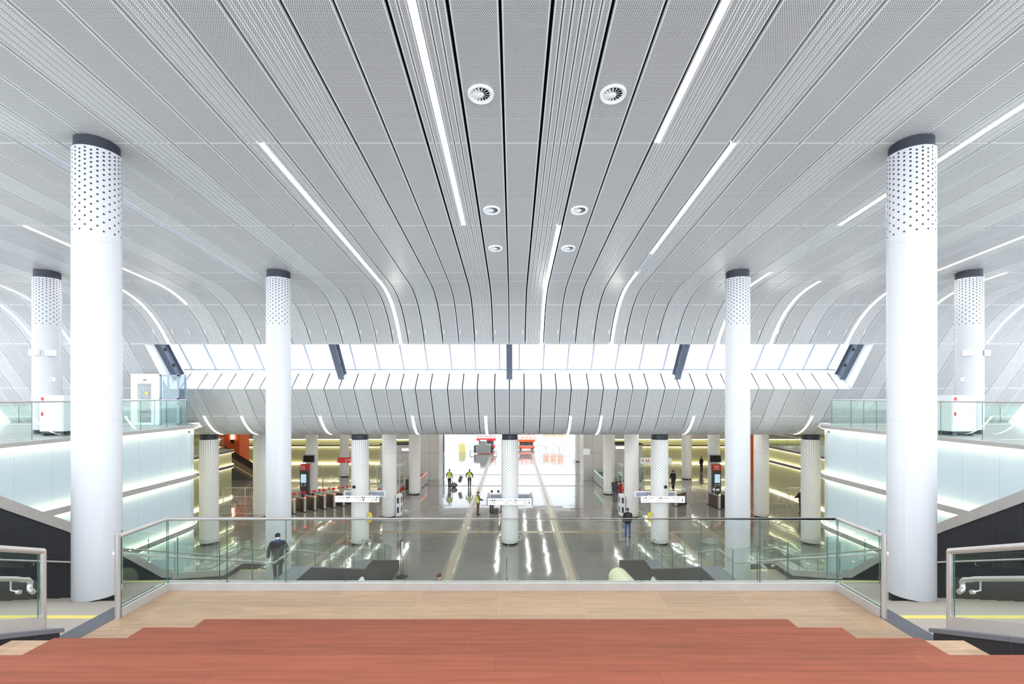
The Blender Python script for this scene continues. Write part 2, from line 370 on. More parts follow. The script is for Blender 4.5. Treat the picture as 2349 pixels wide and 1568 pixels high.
# ------------------------------------------------------------------ skylight
lip=MB(); n0=pnorm(23.69); z0=prof(23.7)
lip.add([(-SK,23.70,z0-.03),(SK,23.70,z0-.03),(SK,23.73,z0-.03),(-SK,23.73,z0-.03),(-SK,23.70+.28,z0+.2),(SK,23.70+.28,z0+.2),(SK,23.73+.28,z0+.2),(-SK,23.73+.28,z0+.2)],[(0,1,2,3),(4,7,6,5),(0,4,5,1),(3,2,6,7),(0,3,7,4),(1,5,6,2)])
struct('trim_1',lip,WHITE)
rev=MB()
edges=sorted(set([round(a,3) for a,b,c in STR]+[round(b,3) for a,b,c in STR])); edges=[e for e in edges if -SK-.02<=e<=SK+.02]
for a,b in zip(edges,edges[1:]):
    if b-a<.1: continue
    rev.prism([(25.27,9.40),(26.15,10.28),(26.15,10.26),(25.30,9.38)],a+.03,b-.03)
    rev.prism([(25.255,9.40),(25.275,9.40),(25.275,9.355),(25.255,9.355)],a+.03,b-.03)
struct('wall_skylight_reveal',rev,WHITE)
rb=MB(); rb.prism([(25.33,9.37),(26.2,10.22),(26.6,10.22),(26.9,9.0),(26.0,9.1),(25.7,9.25)],-SK,SK); struct('wall_reveal_backing',rb,VOID)
sill=MB(); sill.prism([(26.15,10.28),(26.15,10.36),(26.34,10.46),(26.40,10.40),(26.40,10.2),(26.2,10.2)],-SK,SK); struct('trim_2',sill,WHITE)
for s,nm in((-1,'left'),(1,'right')):
    sd=MB(); sd.prism([(23.7,11.61),(25.27,9.40),(26.4,10.35),(26.4,10.5),(24.6,12.6),(24.2,12.3)],s*SK,s*(SK+.05)); struct('wall_skylight_'+nm,sd,WHITE)
def gl(Y): return 10.49-1.23*(Y-26.3)
mxs=[]
for b in (-9.16,0,9.16):
    for k in range(-3,4): pass
for base in (0,9.16):
    for k in range(7): 
        x=base+.54+1.34*k
        mxs+= [x,-x]
mxs=sorted(set(round(x,3) for x in mxs if abs(x)<18.3))
win=MB()
for a,b in zip(mxs,mxs[1:]):
    win.prism([(26.3,10.49),(24.3,gl(24.3)),(24.32,gl(24.3)+.015),(26.32,10.505)],a+.03,b-.03)
wo=struct('window_1',win,PANE)
mu=MB()
for x in mxs:
    mu.prism([(26.30,10.46),(24.3,gl(24.3)-.03),(24.38,gl(24.3)+.05),(26.38,10.54)],x-.03,x+.03)
    mu.prism([(26.29,10.42),(26.29,10.58),(26.22,10.54),(26.22,10.42)],x-.05,x+.05)
mu.tube([(-18.2,26.27,10.47),(18.2,26.27,10.47)],.028,8); mu.tube([(-18.2,26.33,10.44),(18.2,26.33,10.44)],.05,8)
obj('window_frame',mu,MULL,wo)
BL=['dark steel skylight beam at the left end of the skylight','dark steel skylight beam right of the slimmer left column','dark steel skylight beam on the centre line above the central column','dark steel skylight beam left of the slimmer right column','dark steel skylight beam at the right end of the skylight']
dirv=Vector((0,25.65-24.2,9.88-11.77)).normalized(); nv=Vector((0,.793,.609))
for x,lab in zip((-18.15,-9.16,0,9.16,18.15),BL):
    t=thing('skylight_beam',lab,'beam',(x,25.65,9.88),group='steel beams across the skylight')
    def bar(x0,x1,a0,a1,l0=0,l1=3.4):
        P=[]
        for X in(x0,x1):
            for l in(l0,l1):
                for a in(a0,a1):
                    p=-dirv*l+nv*a; P.append((X,p.y,p.z))
        return MB().add(P,[(0,1,3,2),(4,6,7,5),(0,4,5,1),(2,3,7,6),(0,2,6,4),(1,5,7,3)])
    obj('inner_flange',bar(-.155,.155,0,.03),BEAMM,t); obj('outer_flange',bar(-.155,.155,.5,.53,.0),BEAMM,t)
    obj('web',bar(-.02,.02,.03,.5),BEAMM,t)
    for l in(.75,1.75):
        p=-dirv*l+nv*.27
        hb=MB()
        for s in(-1,1): hb.tube([(s*.02,p.y,p.z),(s*.07,p.y,p.z)],.085,16)
        obj('duct_collar',hb,BLACK,t)
# small white pegs by the lip
pg=None
for i,e in enumerate(edges):
    if abs(e)>17.8 or abs(e)<.1: continue
    Y=23.35; n=pnorm(Y)
    if pg is None:
        m=MB(); m.tube([(0,-.14,.20),(0,0,0),],.018,8); pg=obj('ceiling_peg',m,WHITE)
        o=pg
    else: o=pg.copy(); C.objects.link(o)
    o.location=(e+(.12 if e<0 else -.12),Y-n[0]*.03,prof(Y)-n[1]*.03)
    tag(o,'small white peg on the perforated ceiling just above the skylight lip','ceiling fitting','white pegs along the skylight lip')

# ------------------------------------------------------------------ round air vents
def vent(x,Y,label):
    z=prof(Y); t=thing('air_vent',label,'air vent',(x,Y,z),group='round air vents in the ceiling'); t.rotation_euler=(-math.atan(.089),0,0)
    obj('ring',MB().lathe([(.17,-.012),(.175,-.016),(.225,-.046),(.238,-.046),(.248,-.03),(.25,.002),(.17,.002)],40),WHITE,t,True)
    obj('hub',MB().lathe([(.0,-.05),(.045,-.05),(.055,-.038),(.058,-.004),(0,-.004)],24),WHITE,t,True)
    obj('back_plate',MB().cyl(0,0,-.006,-.003,.172,40),VOID,t)
    for k in range(14):
        a=2*math.pi*k/14; m=MB(); ca,sa=math.cos(a),math.sin(a)
        pts=[(.05,-.010,-.034),(.05,.010,-.010),(.170,.020,-.010),(.170,-.016,-.030)]
        V=[(u*ca-v*sa,u*sa+v*ca,w) for u,v,w in pts]; V2=[(p[0],p[1],p[2]+.003) for p in V]
        m.add(V+V2,[(0,1,2,3),(7,6,5,4),(0,4,5,1),(1,5,6,2),(2,6,7,3),(3,7,4,0)]); obj('blade',m,WHITE,t)
for x,Y,l in((-.42,9.04,'largest round air vent left of the central ceiling seam'),(2.12,9.04,'largest round air vent right of the centre, under the short right strip light'),(-.42,13.65,'middle-distance round air vent left of the central seam'),(2.12,13.65,'middle-distance round air vent right of the central seam'),(-.42,16.4,'farthest round air vent left of the central seam'),(2.12,16.4,'farthest round air vent right of the central seam')):
    vent(x,Y,l)

# ------------------------------------------------------------------ floors and stairs
def te(Y):      # stair nosing line: depth below the eye
    P=[(0,1.5),(1.9,1.5),(5.7,3.02),(6.5,3.02),(12.6,5.375),(13.7,5.375),(18.6,7.25),(19.65,7.25),(24.2,9.0),(40,9.0)]
    for (a,ea),(b,eb) in zip(P,P[1:]):
        if a<=Y<=b: return ea+(eb-ea)*(Y-a)/(b-a)
    return 1.5
m=MB().box(-40,40,24.6,92,-.3,0); m.box(-6.2,6.2,12,24.6,-.3,0); m.box(-40,-11.6,12,24.6,-.3,0); m.box(11.6,40,12,24.6,-.3,0)
struct('floor_hall',m,HALLF)
struct('floor_upper',MB().box(-5.6,5.6,-14,.9,7.0,7.46).box(-40,-5.6,-14,1.9,7.0,7.5).box(5.6,40,-14,1.9,7.0,7.5),MEZZF)
struct('floor_platform',MB().box(-5.2,5.2,.9,7.45,5.5,5.98),WOOD)
for s,nm in((-1,'left'),(1,'right')):
    struct('trim_border_'+nm,MB().box(*sorted((s*5.2,s*5.5)),2.0,7.45,5.5,5.984),DSTRIP)
# red wooden seating steps
t=thing('seating_steps','wide red-stained wooden steps across the bottom of the photo','steps',(0,2.73,5.98))
zs=[9-2.64,9-2.26,9-1.88,9-1.5]; ys=[5.57,4.60,3.66,2.73]
for i,(z,y) in enumerate(zip(zs,ys)):
    y0=y-.98 if i<3 else .4
    hw=3.45-.04*i
    o=obj('step',MB().box(-hw,hw,y0-2.73,y-2.73,5.98-5.98,z-5.98),RED,t,bevel=.006)
for s in(-1,1):
    o=obj('side_step',MB().box(*sorted((s*3.36,s*3.74)),2.0-2.73,3.70-2.73,0,9-1.92-5.98),WOOD,t,bevel=.006); o['label']='beige wood-look side step'
# side stairs
def flight(t,y0,y1,xa,xb,n,bot=.35):
    e0,e1=te(y0),te(y1); tr=(y1-y0)/n; ri=(e1-e0)/n
    poly=[(y0,9-e0-bot)]
    poly.append((y0,9-e0))
    for k in range(n):
        poly.append((y0+tr*k,9-e0-ri*(k+0))) if k==0 else None
        poly.append((y0+tr*k,9-e0-ri*(k+1)))
        poly.append((y0+tr*(k+1),9-e0-ri*(k+1)))
    poly.append((y1,max(0.0,9-e1-bot)))
    q=[]
    for p in poly:
        if not q or (abs(p[0]-q[-1][0])+abs(p[1]-q[-1][1]))>1e-5: q.append(p)
    mb=MB(); 
    n_=len(q); 
    # build as quads per step to stay planar
    for k in range(n):
        a=y0+tr*k; b=a+tr; zt=9-e0-ri*(k+1); zb=max(0.0,zt-bot-.1)
        mb.box(*sorted((xa,xb)),a,b,zb,zt)
    return obj('flight',mb,STAIRF,t)
for s,nm in((-1,'left'),(1,'right')):
    t=thing('staircase','grey stone staircase descending into the hall on the %s side'%nm,'staircase',(0,0,0),group='side staircases')
    flight(t,1.9,5.7,s*5.66,s*11.16,10); flight(t,6.5,12.6,s*6.24,s*11.16,16); flight(t,6.5,7.2625,s*5.55,s*6.24,2); flight(t,13.7,18.6,s*6.24,s*11.16,13); flight(t,19.65,24.2,s*6.24,s*11.16,12)
    obj('landing',MB().box(*sorted((s*5.5,s*11.16)),5.7,6.5,5.5,5.98),STAIRF,t)
    obj('landing',MB().box(*sorted((s*6.24,s*11.16)),12.6,13.7,3.2,9-5.375),STAIRF,t)
    obj('landing',MB().box(*sorted((s*6.24,s*11.16)),18.6,19.65,1.3,1.75),STAIRF,t)
    for y in(6.38,13.58,19.53,1.8):
        z=9-te(y); xi=(5.66 if y<3 else 5.5) if y<7 else 6.24
        o=obj('edge_marking',MB().box(*sorted((s*xi,s*11.16)),y,y+.09,z,z+.004),YEL,t); o['label']='yellow edge marking'
    # inner parapet beside flights (toward the hall centre)
    par=[(8.9,9-te(8.9)+.42),(12.6,9-te(12.6)+.42),(13.7,9-te(13.7)+.42),(18.6,9-te(18.6)+.42),(19.65,9-te(19.65)+.42),(24.4,.50)]
    t2=thing('stair_parapet','dark stone parapet between the %s staircase and the hall centre'%nm,'parapet',(s*5.95,15,0),group='inner stair parapets')
    body=MB(); cap=MB()
    for (a,za),(b,zb) in zip(par,par[1:]):
        body.prism([(a-15,0),(b-15,0),(b-15,zb-.04),(a-15,za-.04)],-.25,.25)
        cap.prism([(a-15,za-.04),(b-15,zb-.04),(b-15,zb),(a-15,za)],-.28,.28)
    obj('body',body,BWALL,t2); obj('cap',cap,PCAP,t2)
    # outer stair wall with sloped steel cap, then low outer parapet
    top=[(1.0,8.25),(8.0,8.25),(8.6,7.95),(10.28,6.88),(12.04,5.79),(13.6,4.69),(15.25,3.38),(15.7,3.2)]
    body=MB(); cap=MB()
    for (a,za),(b,zb) in zip(top,top[1:]):
        body.prism([(a,0),(b,0),(b,zb-.27),(a,za-.27)],s*11.2,s*11.6)
        cap.prism([(a,za-.27),(b,zb-.27),(b,zb),(a,za)],s*11.17,s*11.75)
    wl=struct('wall_stair_'+nm,body,BWALL); obj('steel_cap',cap,STEELD,wl)
    par2=[(15.7,3.1),(18.45,9-6.83),(19.8,9-6.83),(24.4,.45)]
    t3=thing('outer_parapet','low dark parapet along the outer edge of the lower %s staircase'%nm,'parapet',(s*11.4,15,0),group='outer stair parapets')
    body=MB(); cap=MB()
    for (a,za),(b,zb) in zip(par2,par2[1:]):
        body.prism([(a-15,0),(b-15,0),(b-15,zb-.22),(a-15,za-.22)],-.2,.2)
        cap.prism([(a-15,za-.22),(b-15,zb-.22),(b-15,zb),(a-15,za)],-.23,.25)
    obj('body',body,BWALL,t3); obj('cap',cap,STEELD,t3)
    # near parapet at the top flight
    t4=thing('stair_parapet','black stone parapet with grey cap in the %s foreground'%nm,'parapet',(s*5.45,5.69,5.98),group='foreground parapets')
    za=9-2.81-5.98; slope=.395; L=3.9
    body=MB().prism([(0,0),(-L,0),(-L,za+slope*L-.05),(0,za-.05)],-.17,.17); obj('body',body,BWALL,t4)
    obj('cap',MB().prism([(.03,za-.05-.012),(-L,za+slope*L-.05),(-L,za+slope*L),(.03,za-.012)],-.20,.20),PCAP,t4)

# ------------------------------------------------------------------ railings
def panel(mb,p,q,zb0,zb1,zt0,zt1,th=.016):
    """glass sheet from plan point p to q, bottoms zb, tops zt"""
    d=Vector((q[0]-p[0],q[1]-p[1],0)).normalized(); n=Vector((-d.y,d.x,0))*th/2
    A=[(p[0]+n.x,p[1]+n.y,zb0),(q[0]+n.x,q[1]+n.y,zb1),(q[0]+n.x,q[1]+n.y,zt1),(p[0]+n.x,p[1]+n.y,zt0)]
    B=[(p[0]-n.x,p[1]-n.y,zb0),(q[0]-n.x,q[1]-n.y,zb1),(q[0]-n.x,q[1]-n.y,zt1),(p[0]-n.x,p[1]-n.y,zt0)]
    b=len(mb.v); mb.add(A+B,[(0,1,2,3),(7,6,5,4)],0); mb.add(A+B,[(0,4,5,1),(1,5,6,2),(2,6,7,3),(3,7,4,0)],1)
GM=[GLASS,GEDGE]
def gpanel(parent,p,q,zb0,zb1,zt0,zt1):
    o=Vector(parent.location); mb=MB(); panel(mb,(p[0]-o.x,p[1]-o.y),(q[0]-o.x,q[1]-o.y),zb0-o.z,zb1-o.z,zt0-o.z,zt1-o.z); return obj('glass_panel',mb,GM,parent)
def rel(t,pts): o=Vector(t.location); return [tuple(Vector(p)-o) for p in pts]
# front balustrade of the platform
t=thing('glass_balustrade','glass balustrade with steel handrail along the front edge of the wooden platform','railing',(0,7.33,5.98))
JX=[PX(p,7.33) for p in (385,521,656,792,928,1064,1200,1335,1472,1608,1743,1920)]
xl,xr=JX[0],JX[-1]; yp=6.40
for a,b in zip(JX,JX[1:]): gpanel(t,(a+.006,7.33),(b-.006,7.33),6.05,6.05,7.06,7.06)
for x in(xl,xr): gpanel(t,(x,yp+.05),(x,7.31),6.05,6.05,7.06,7.06)
obj('handrail',MB().tube(rel(t,[(xl,yp,7.085),(xl,7.33,7.085),(xr,7.33,7.085),(xr,yp,7.085)]),.032,12),STEEL,t,True)
sh=MB(); oy=7.33; oz=5.98
sh.box(xl-.05,xr+.05,-.05,-.02,0,.125).box(xl-.05,xr+.05,.02,.05,0,.125)
for x in(xl,xr): sh.box(x-.05,x-.02,yp-oy+.03,-.02,0,.125).box(x+.02,x+.05,yp-oy+.03,-.02,0,.125)
obj('base_shoe',sh,STEELD,t,bevel=.003)
for x in(xl,xr): obj('post',MB().cyl(x,yp-oy,0,1.135,.032,16),STEEL,t,True)
# foreground rails on the near parapets
for s,nm in((-1,'left'),(1,'right')):
    zc=9-2.81; sl=.395; x=s*5.42
    t=thing('glass_balustrade','glass balustrade with curled handrail on the %s foreground parapet'%nm,'railing',(x,5.6,zc),group='foreground balustrades')
    for a,b in((5.57,4.3),(4.285,3.0),(2.985,1.95)):
        za,zb=zc+sl*(5.69-a),zc+sl*(5.69-b); gpanel(t,(x,a),(x,b),za+.10,zb+.10,za+.90,zb+.90)
    obj('base_shoe',MB().prism([(.0,.0+.03),(-3.65,.03+sl*3.65),(-3.65,.18+sl*3.65),(0,.18)],-.045,.045),STEELD,t)
    obj('post',MB().cyl(0,.03,.02,.95,.03,16),STEEL,t,True)
    obj('handrail',MB().tube([(0,.03,.95),(0,-3.65,.95+sl*3.68)],.034,12),STEEL,t,True)
    xo=s*.12
    hr=obj('lower_handrail',MB().tube([(xo,-3.65,.63+sl*3.65),(xo,-.16,.63+sl*.16),(xo,-.09,.655),(xo,-.03,.635),(xo,.0,.59),(xo,-.01,.545),(xo*.8,-.03,.515),(xo*.2,-.06,.50)],.028,12),STEEL,t,True)
    for yb in(-.22,-1.2,-2.2):
        z=.63-sl*yb
        obj('bracket',MB().tube([(xo,yb,z-.02),(xo,yb,z-.13),(xo*.2,yb,z-.15)],.009,8).tube([(xo*.4,yb,z-.15),(xo*.1,yb,z-.15)],.024,14),STEEL,t,True)
# stair handrails and glass
def stair_rail(label,x,pts,side,top_h,base_h,rail_h,railx,group,joint=1.25):
    t=thing('stair_railing',label,'railing',(x,pts[0],0),group=group)
    for a,b in zip(pts,pts[1:]):
        n=max(1,round((b-a)/joint)); 
        for k in range(n):
            p=a+(b-a)*k/n; q=a+(b-a)*(k+1)/n
            gpanel(t,(x,p+.006),(x,q-.006),9-te(p)+base_h,9-te(q)+base_h,9-te(p)+top_h,9-te(q)+top_h)
            ym=(p+q)/2; z=9-te(ym)+rail_h
            obj('bracket',MB().tube(rel(t,[(railx,ym,z-.02),(railx,ym,z-.10),(x+(railx-x)*.1,ym,z-.12)]),.008,6).tube(rel(t,[(x+(railx-x)*.35,ym,z-.12),(x,ym,z-.12)]),.028,10),STEEL,t,True)
    obj('handrail',MB().tube(rel(t,[(railx,y,9-te(y)+rail_h) for y in pts]),.026,10),STEEL,t,True)
    return t
for s,nm in((-1,'left'),(1,'right')):
    stair_rail('glass railing with zigzag handrail on the inner side of the %s staircase'%nm,s*6.08,[7.55,12.6,13.7,18.6,19.65,24.2],s,1.27,.40,.90,s*6.2,'inner stair railings')
    stair_rail('glass railing with zigzag handrail on the outer parapet of the lower %s staircase'%nm,s*11.3,[13.7,18.3,19.65,24.2],s,1.30,.25,.92,s*11.12,'outer stair railings')
    t=thing('wall_handrail','steel handrail fixed to the black stone wall of the upper %s staircase'%nm,'handrail',(s*11.1,8,6.5),group='wall handrails')
    obj('rail',MB().tube(rel(t,[(s*11.1,y,9-te(y)+.9) for y in(6.0,6.5,12.6,13.6)]),.024,10),STEEL,t,True)
    for y in(6.9,8.3,9.7,11.1,12.4):
        z=9-te(y)+.9; obj('bracket',MB().tube(rel(t,[(s*11.1,y,z),(s*11.1,y,z-.1),(s*11.2,y,z-.12)]),.008,6),STEEL,t)

# ------------------------------------------------------------------ mezzanines with the glowing glass walls
def edge_path(s,x0,ya,yb,r):
    P=[(s*x0,ya+(yb-ya)*k/6) for k in range(7)]
    for k in range(1,9):
        a=math.pi/2*k/8; P.append((s*(x0+r-r*math.cos(a)),yb+r*math.sin(a)))
    P.append((s*(x0+r+14),yb+r)); return P
def ribbon(mb,P,z0,z1,off=0.0,th=.03,s=-1):
    """vertical band following plan path P, pushed toward the hall by off"""
    Q=[]
    for i,p in enumerate(P):
        a=Vector(P[max(0,i-1)]); b=Vector(P[min(len(P)-1,i+1)]); d=(b-a).normalized(); n=Vector((d.y,-d.x))*(1 if s<0 else -1)
        Q.append((Vector(p)+n*off, Vector(p)+n*(off-th)))
    n=len(Q); V=[]
    for a,a2 in Q: V+=[(a.x,a.y,z0),(a.x,a.y,z1),(a2.x,a2.y,z1),(a2.x,a2.y,z0)]
    fs=[(4*i+k,4*i+(k+1)%4,4*i+4+(k+1)%4,4*i+4+k) for i in range(n-1) for k in range(4)]+[(0,1,2,3),(4*n-1,4*n-2,4*n-3,4*n-4)]
    mb.add(V,fs)
    return mb
for s,nm in((-1,'left'),(1,'right')):
    P=edge_path(s,15.7,1.9,22.9,1.8)
    wl=struct('wall_'+nm,ribbon(MB(),P,0,7.5,0,.08,s),AQUA)
    obj('edge_trim',ribbon(MB(),P,7.38,7.52,.20,.20,s),STEELD,wl)
    obj('light_line',ribbon(MB(),P,7.355,7.378,.17,.03,s),LED,wl)
    for zb in(5.0,2.5):
        obj('steel_band',ribbon(MB(),P,zb-.12,zb+.12,.16,.16,s),STEELD,wl)
        obj('light_line',ribbon(MB(),P,zb+.121,zb+.140,.13,.03,s),LED,wl); obj('light_line',ribbon(MB(),P,zb-.140,zb-.121,.13,.03,s),LED,wl)
    mz=MB(); Q=P+[(s*32,24.7),(s*32,1.9)]
    Q=edge_path(s,15.82,1.9,22.9,1.72)[:-1]+[(s*32,24.6),(s*32,1.9)]
    mz.prism(Q,7.2,7.5,'z'); mz.box(*sorted((s*17.5,s*32)),24.7,28.2,7.2,7.5)
    struct('floor_mezzanine_'+nm,mz,MEZZF)
    # glass balustrade on the mezzanine edge
    t=thing('glass_balustrade','glass balustrade along the edge of the %s mezzanine above the glowing wall'%nm,'railing',(s*16.1,15,7.5),group='mezzanine edge balustrades')
    yv=[2.0+1.55*k for k in range(15)]; yv=[y for y in yv if y<23]+[23.5]
    for a,b in zip(yv,yv[1:]): gpanel(t,(s*16.1,a+.006),(s*16.1,b-.006),7.5,7.5,8.76,8.76)
    for k in range(3): gpanel(t,(s*(16.13+1.6*k),yv[-1]+.02),(s*(17.7+1.6*k),yv[-1]+.02),7.5,7.5,8.76,8.76)
    obj('handrail',MB().tube(rel(t,[(s*16.1,2,8.79),(s*16.1,yv[-1],8.79),(s*20.9,yv[-1],8.79)]),.03,10),STEEL,t,True)
    t=thing('glass_balustrade','rear glass balustrade across the back of the %s mezzanine behind the dotted column'%nm,'railing',(s*24,26.2,7.5),group='rear mezzanine balustrades')
    for k in range(6): gpanel(t,(s*(20.9+1.55*k+.006),26.0),(s*(20.9+1.55*(k+1)-.006),26.0),7.5,7.5,8.7,8.7)
    obj('handrail',MB().tube(rel(t,[(s*20.9,26.0,8.72),(s*30.2,26.0,8.72)]),.025,8),STEEL,t,True)

# ------------------------------------------------------------------ columns
def column(x,Y,zb,zt,r,label,m,cap=.26,base=.16,ring=False,group=None,basemat=None):
    t=thing('column',label,'column',(x,Y,zb),group=group)
    zt-=zb
    obj('shaft',MB().cyl(0,0,base-(zt-cap),0,r,56),m,t,True,loc=(0,0,zt-cap))
    obj('collar',MB().cyl(0,0,zt-cap,zt+.03,r*.93,48),CAPM,t,True)
    obj('base',MB().cyl(0,0,0,base+.01,r*.90,48),BLACK,t,True)
    if ring:
        R=r+.22; g=MB().tube([(R*math.cos(2*math.pi*k/40),R*math.sin(2*math.pi*k/40),.32) for k in range(40)],.02,8,closed=True)
        o=obj('guard_ring',g,STEEL,t,True)
        for k in range(6):
            a=2*math.pi*(k+.4)/6; obj('ring_post',MB().cyl(R*math.cos(a),R*math.sin(a),0,.32,.014,8),STEEL,o)
    return t
for s,nm in((-1,'left'),(1,'right')):
    column(s*9.16,10.6,9-te(10.6)-.15,prof(10.6)-.02,.44,'nearest and tallest white column with dotted collar, on the %s stairs'%nm,COLM,cap=.21,base=.30)
    column(s*9.16,18.8,1.75,prof(18.8)-.02,.46,'slimmer tall white column on the lower landing of the %s stairs'%nm,COLM,base=.05)
    column(s*18.4,18.8,7.5,prof(18.8)-.02,.44,'white dotted column standing on the %s mezzanine'%nm,COLM)
HC=[(0,28.8,'white column with sign ring on the centre line of the hall'),(-9.16,28.8,'white hall column carrying a white sign, left of the centre'),(9.16,28.8,'white hall column carrying a white sign, right of the centre'),
 (-18.4,28.8,'white hall column beside the rounded end of the left glass wall'),(18.4,28.8,'white hall column beside the rounded end of the right glass wall'),
 (-9.03,35.1,'white hall column with side cabinet, left, behind the left sign column'),(9.03,35.1,'white hall column with side cabinet, right, beside the couple'),
 (-18.6,35.1,'white hall column just left of the slimmer left stair column'),(18.7,35.1,'white hall column just right of the slimmer right stair column'),
 (-8.84,43.2,'white hall column beside the left row of exit turnstiles and glass booth'),(9.0,43.2,'white hall column beside the right row of exit turnstiles'),
 (-18.35,43.4,'white hall column behind the left ticket machine'),(18.7,43.4,'white hall column behind the right ticket machine'),
 (-18.6,52.5,'far white hall column behind the red hanging sign'),(19.0,51.0,'far white hall column left of the right ticket machine'),
 (-9.7,61.5,'farthest white column at the left of the bright far opening'),(9.2,64.5,'farthest white column at the right of the bright far opening')]
for x,Y,l in HC: column(x,Y,0,6.60,.52,l,COLH,ring=True,base=.10,cap=.27 if Y<29 else .05)

# ------------------------------------------------------------------ lower hall shell
struct('ceiling_hall',MB().box(-40,40,29.1,66,6.62,6.9),mat('hall_ceiling',(205,205,206),.5))
for i,(x,ya,yb) in enumerate([(x,a,b) for x in(-26,-21.5,-15.0,-10.7,-5.42,-1.32,1.65,3.44,5.15,10.35,17.0,21.5,26) for a,b in((31,38),(41,48),(52,59))]):
    pass
def hall_light(x,ya,yb,lab):
    t=thing('strip_light',lab,'ceiling light',(x,ya,6.61),group='strip lights in the hall ceiling')
    obj('diffuser',MB().box(-.07,.07,0,yb-ya,-.02,-.012),LIT,t); obj('frame',MB().box(-.09,.09,0,yb-ya,-.011,0),WHITE,t)
k=0
for x in(-29,-23,-15.0,-10.7,-5.42,-1.32,1.65,3.44,5.15,10.35,17.0,23,29):
    for a,b in((30.5,38),(42,50),(54,61)):
        hall_light(x,a,b,'lit strip in the lower hall ceiling, mirrored as a streak in the polished floor')
m=MB().box(-40,-39.7,24,92,0,7.2); struct('wall_hall_left',m,YGREEN)
m=MB().box(39.7,40,24,92,0,7.2); struct('wall_hall_right',m,YGREEN)
def lit_back(name,x0,x1,Y,ztop,zmid=2.9,bul=True):
    wl=struct(name,MB().box(x0,x1,Y,Y+.2,0,ztop),YGREEN)
    if bul: obj('bulkhead',MB().box(x0,x1,Y-.5,Y-.02,3.3,ztop),GREYP,wl)
    obj('light_line',MB().box(x0+.3,x1-.3,Y-.36,Y-.30,3.20,3.24),LEDY,wl)
    obj('rail_band',MB().box(x0,x1,Y-.22,Y-.01,2.25,2.42),BRONZE,wl)
    obj('light_line',MB().box(x0+.3,x1-.3,Y-.20,Y-.15,2.21,2.245),LEDY,wl)
    obj('light_line',MB().box(x0+.3,x1-.3,Y-.22,Y-.16,.06,.10),LEDY,wl)
    return wl
lit_back('wall_back_left',-39.7,-10.2,62.5,6.6); lit_back('wall_back_right',10.2,39.7,62.5,6.6)
for s,nm in((-1,'left'),(1,'right')):
    # second glowing wall further back
    P=edge_path(s,24.7,27,41.5 if s<0 else 46,.6)
    wl=struct('wall_hall_glow_'+nm,ribbon(MB(),P,0,4.2,0,.1,s),YGREEN)
    obj('edge_trim',ribbon(MB(),P,4.02,4.2,.22,.22,s),BRONZE,wl); obj('light_line',ribbon(MB(),P,3.99,4.018,.18,.04,s),LEDY,wl)
    obj('steel_band',ribbon(MB(),P,2.66,2.92,.18,.18,s),BRONZE,wl)
    for z in(2.922,2.632): obj('light_line',ribbon(MB(),P,z,z+.026,.15,.04,s),LEDY,wl)
    obj('light_line',ribbon(MB(),P,.06,.12,.06,.05,s),LEDY,wl)
    struct('floor_gallery_'+nm,MB().box(*sorted((s*24.8,s*39)),27,41 if s<0 else 46,3.9,4.15),MEZZF)
    t=thing('glass_balustrade','glass balustrade on the far gallery above the second glowing wall, %s'%nm,'railing',(s*25.1,34,4.2),group='far gallery balustrades')
    yv=[30+1.6*k for k in range(8 if s<0 else 11)]
    for a,b in zip(yv,yv[1:]): gpanel(t,(s*25.1,a),(s*25.1,b),4.2,4.2,5.3,5.3)
    obj('handrail',MB().tube(rel(t,[(s*25.1,yv[0],5.32),(s*25.1,yv[-1],5.32)]),.025,8),STEEL,t,True)
    # grey panel blocks that frame the far opening
    xa,xb,xc=(7.7,9.8,14.0)
    b=MB().box(*sorted((s*xa,s*xb)),50.2,53,0,6.6); b.box(*sorted((s*xb,s*xc)),50.21,53,0,3.75)
    wl=struct('wall_block_'+nm,b,GREYP); obj('coping',MB().box(*sorted((s*xb,s*(xc+.05))),50.15,53,3.75,3.85),BLACK,wl)
    # far atrium side walls
    b=MB().box(*sorted((s*10.4,s*10.7)),66,80,0,9.5); wl=struct('wall_atrium_'+nm,b,AQUA)
    obj('pier',MB().box(*sorted((s*10.0,s*10.4)),69.5,70.2,0,6.0),DARKG if s<0 else WHITE,wl); obj('light_line',MB().box(*sorted((s*10.3,s*10.38)),66,80,.05,.12),LED,wl); obj('light_line',MB().box(*sorted((s*10.3,s*10.38)),66,80,4.0,4.1),LED,wl)
    b=MB().box(*sorted((s*27.6 if s>0 else s*31.2,s*28.6 if s>0 else s*33.4)),54,56,0,6.6); wl=struct('wall_orange_'+nm,b,ORANGE)
    if s<0:
        obj('wall_lamp',MB().box(-32.1,-31.8,53.85,54,4.0,4.5),emat('lamp_on',(1,.8,.55),6),wl); obj('lamp_body',MB().box(-32.1,-31.8,53.8,54,3.55,4.0),BLACK,wl)
        obj('notice',MB().box(-32.3,-31.6,53.96,54,1.9,2.5),DARKG,wl)
struct('wall_far',MB().box(-14,14,88,88.3,0,1.5),WHITE)
# tactile guide strips in the floor
tr=MB()
for x in(-3.05,3.12): tr.box(x-.17,x+.17,12,74,0,.004); [tr.box(x+d-.012,x+d+.012,12,74,0,.006) for d in(-.30,-.25,.25,.30)]
tr.box(-14,14,30.9,31.3,0,.0035)
for s in(-1,1): tr.box(*sorted((s*10.3,s*10.7)),24.6,31,0,.0036); tr.box(*sorted((s*13.0,s*13.4)),25.5,34,0,.0037)
struct('trim_3',tr,TACT)
for i,Y in enumerate((46.8,53.4)): struct('trim_%d'%(4+i),MB().box(-11,11,Y,Y+.35,0,.003),mat('floor_joint_%d'%i,(120,112,104),.5))

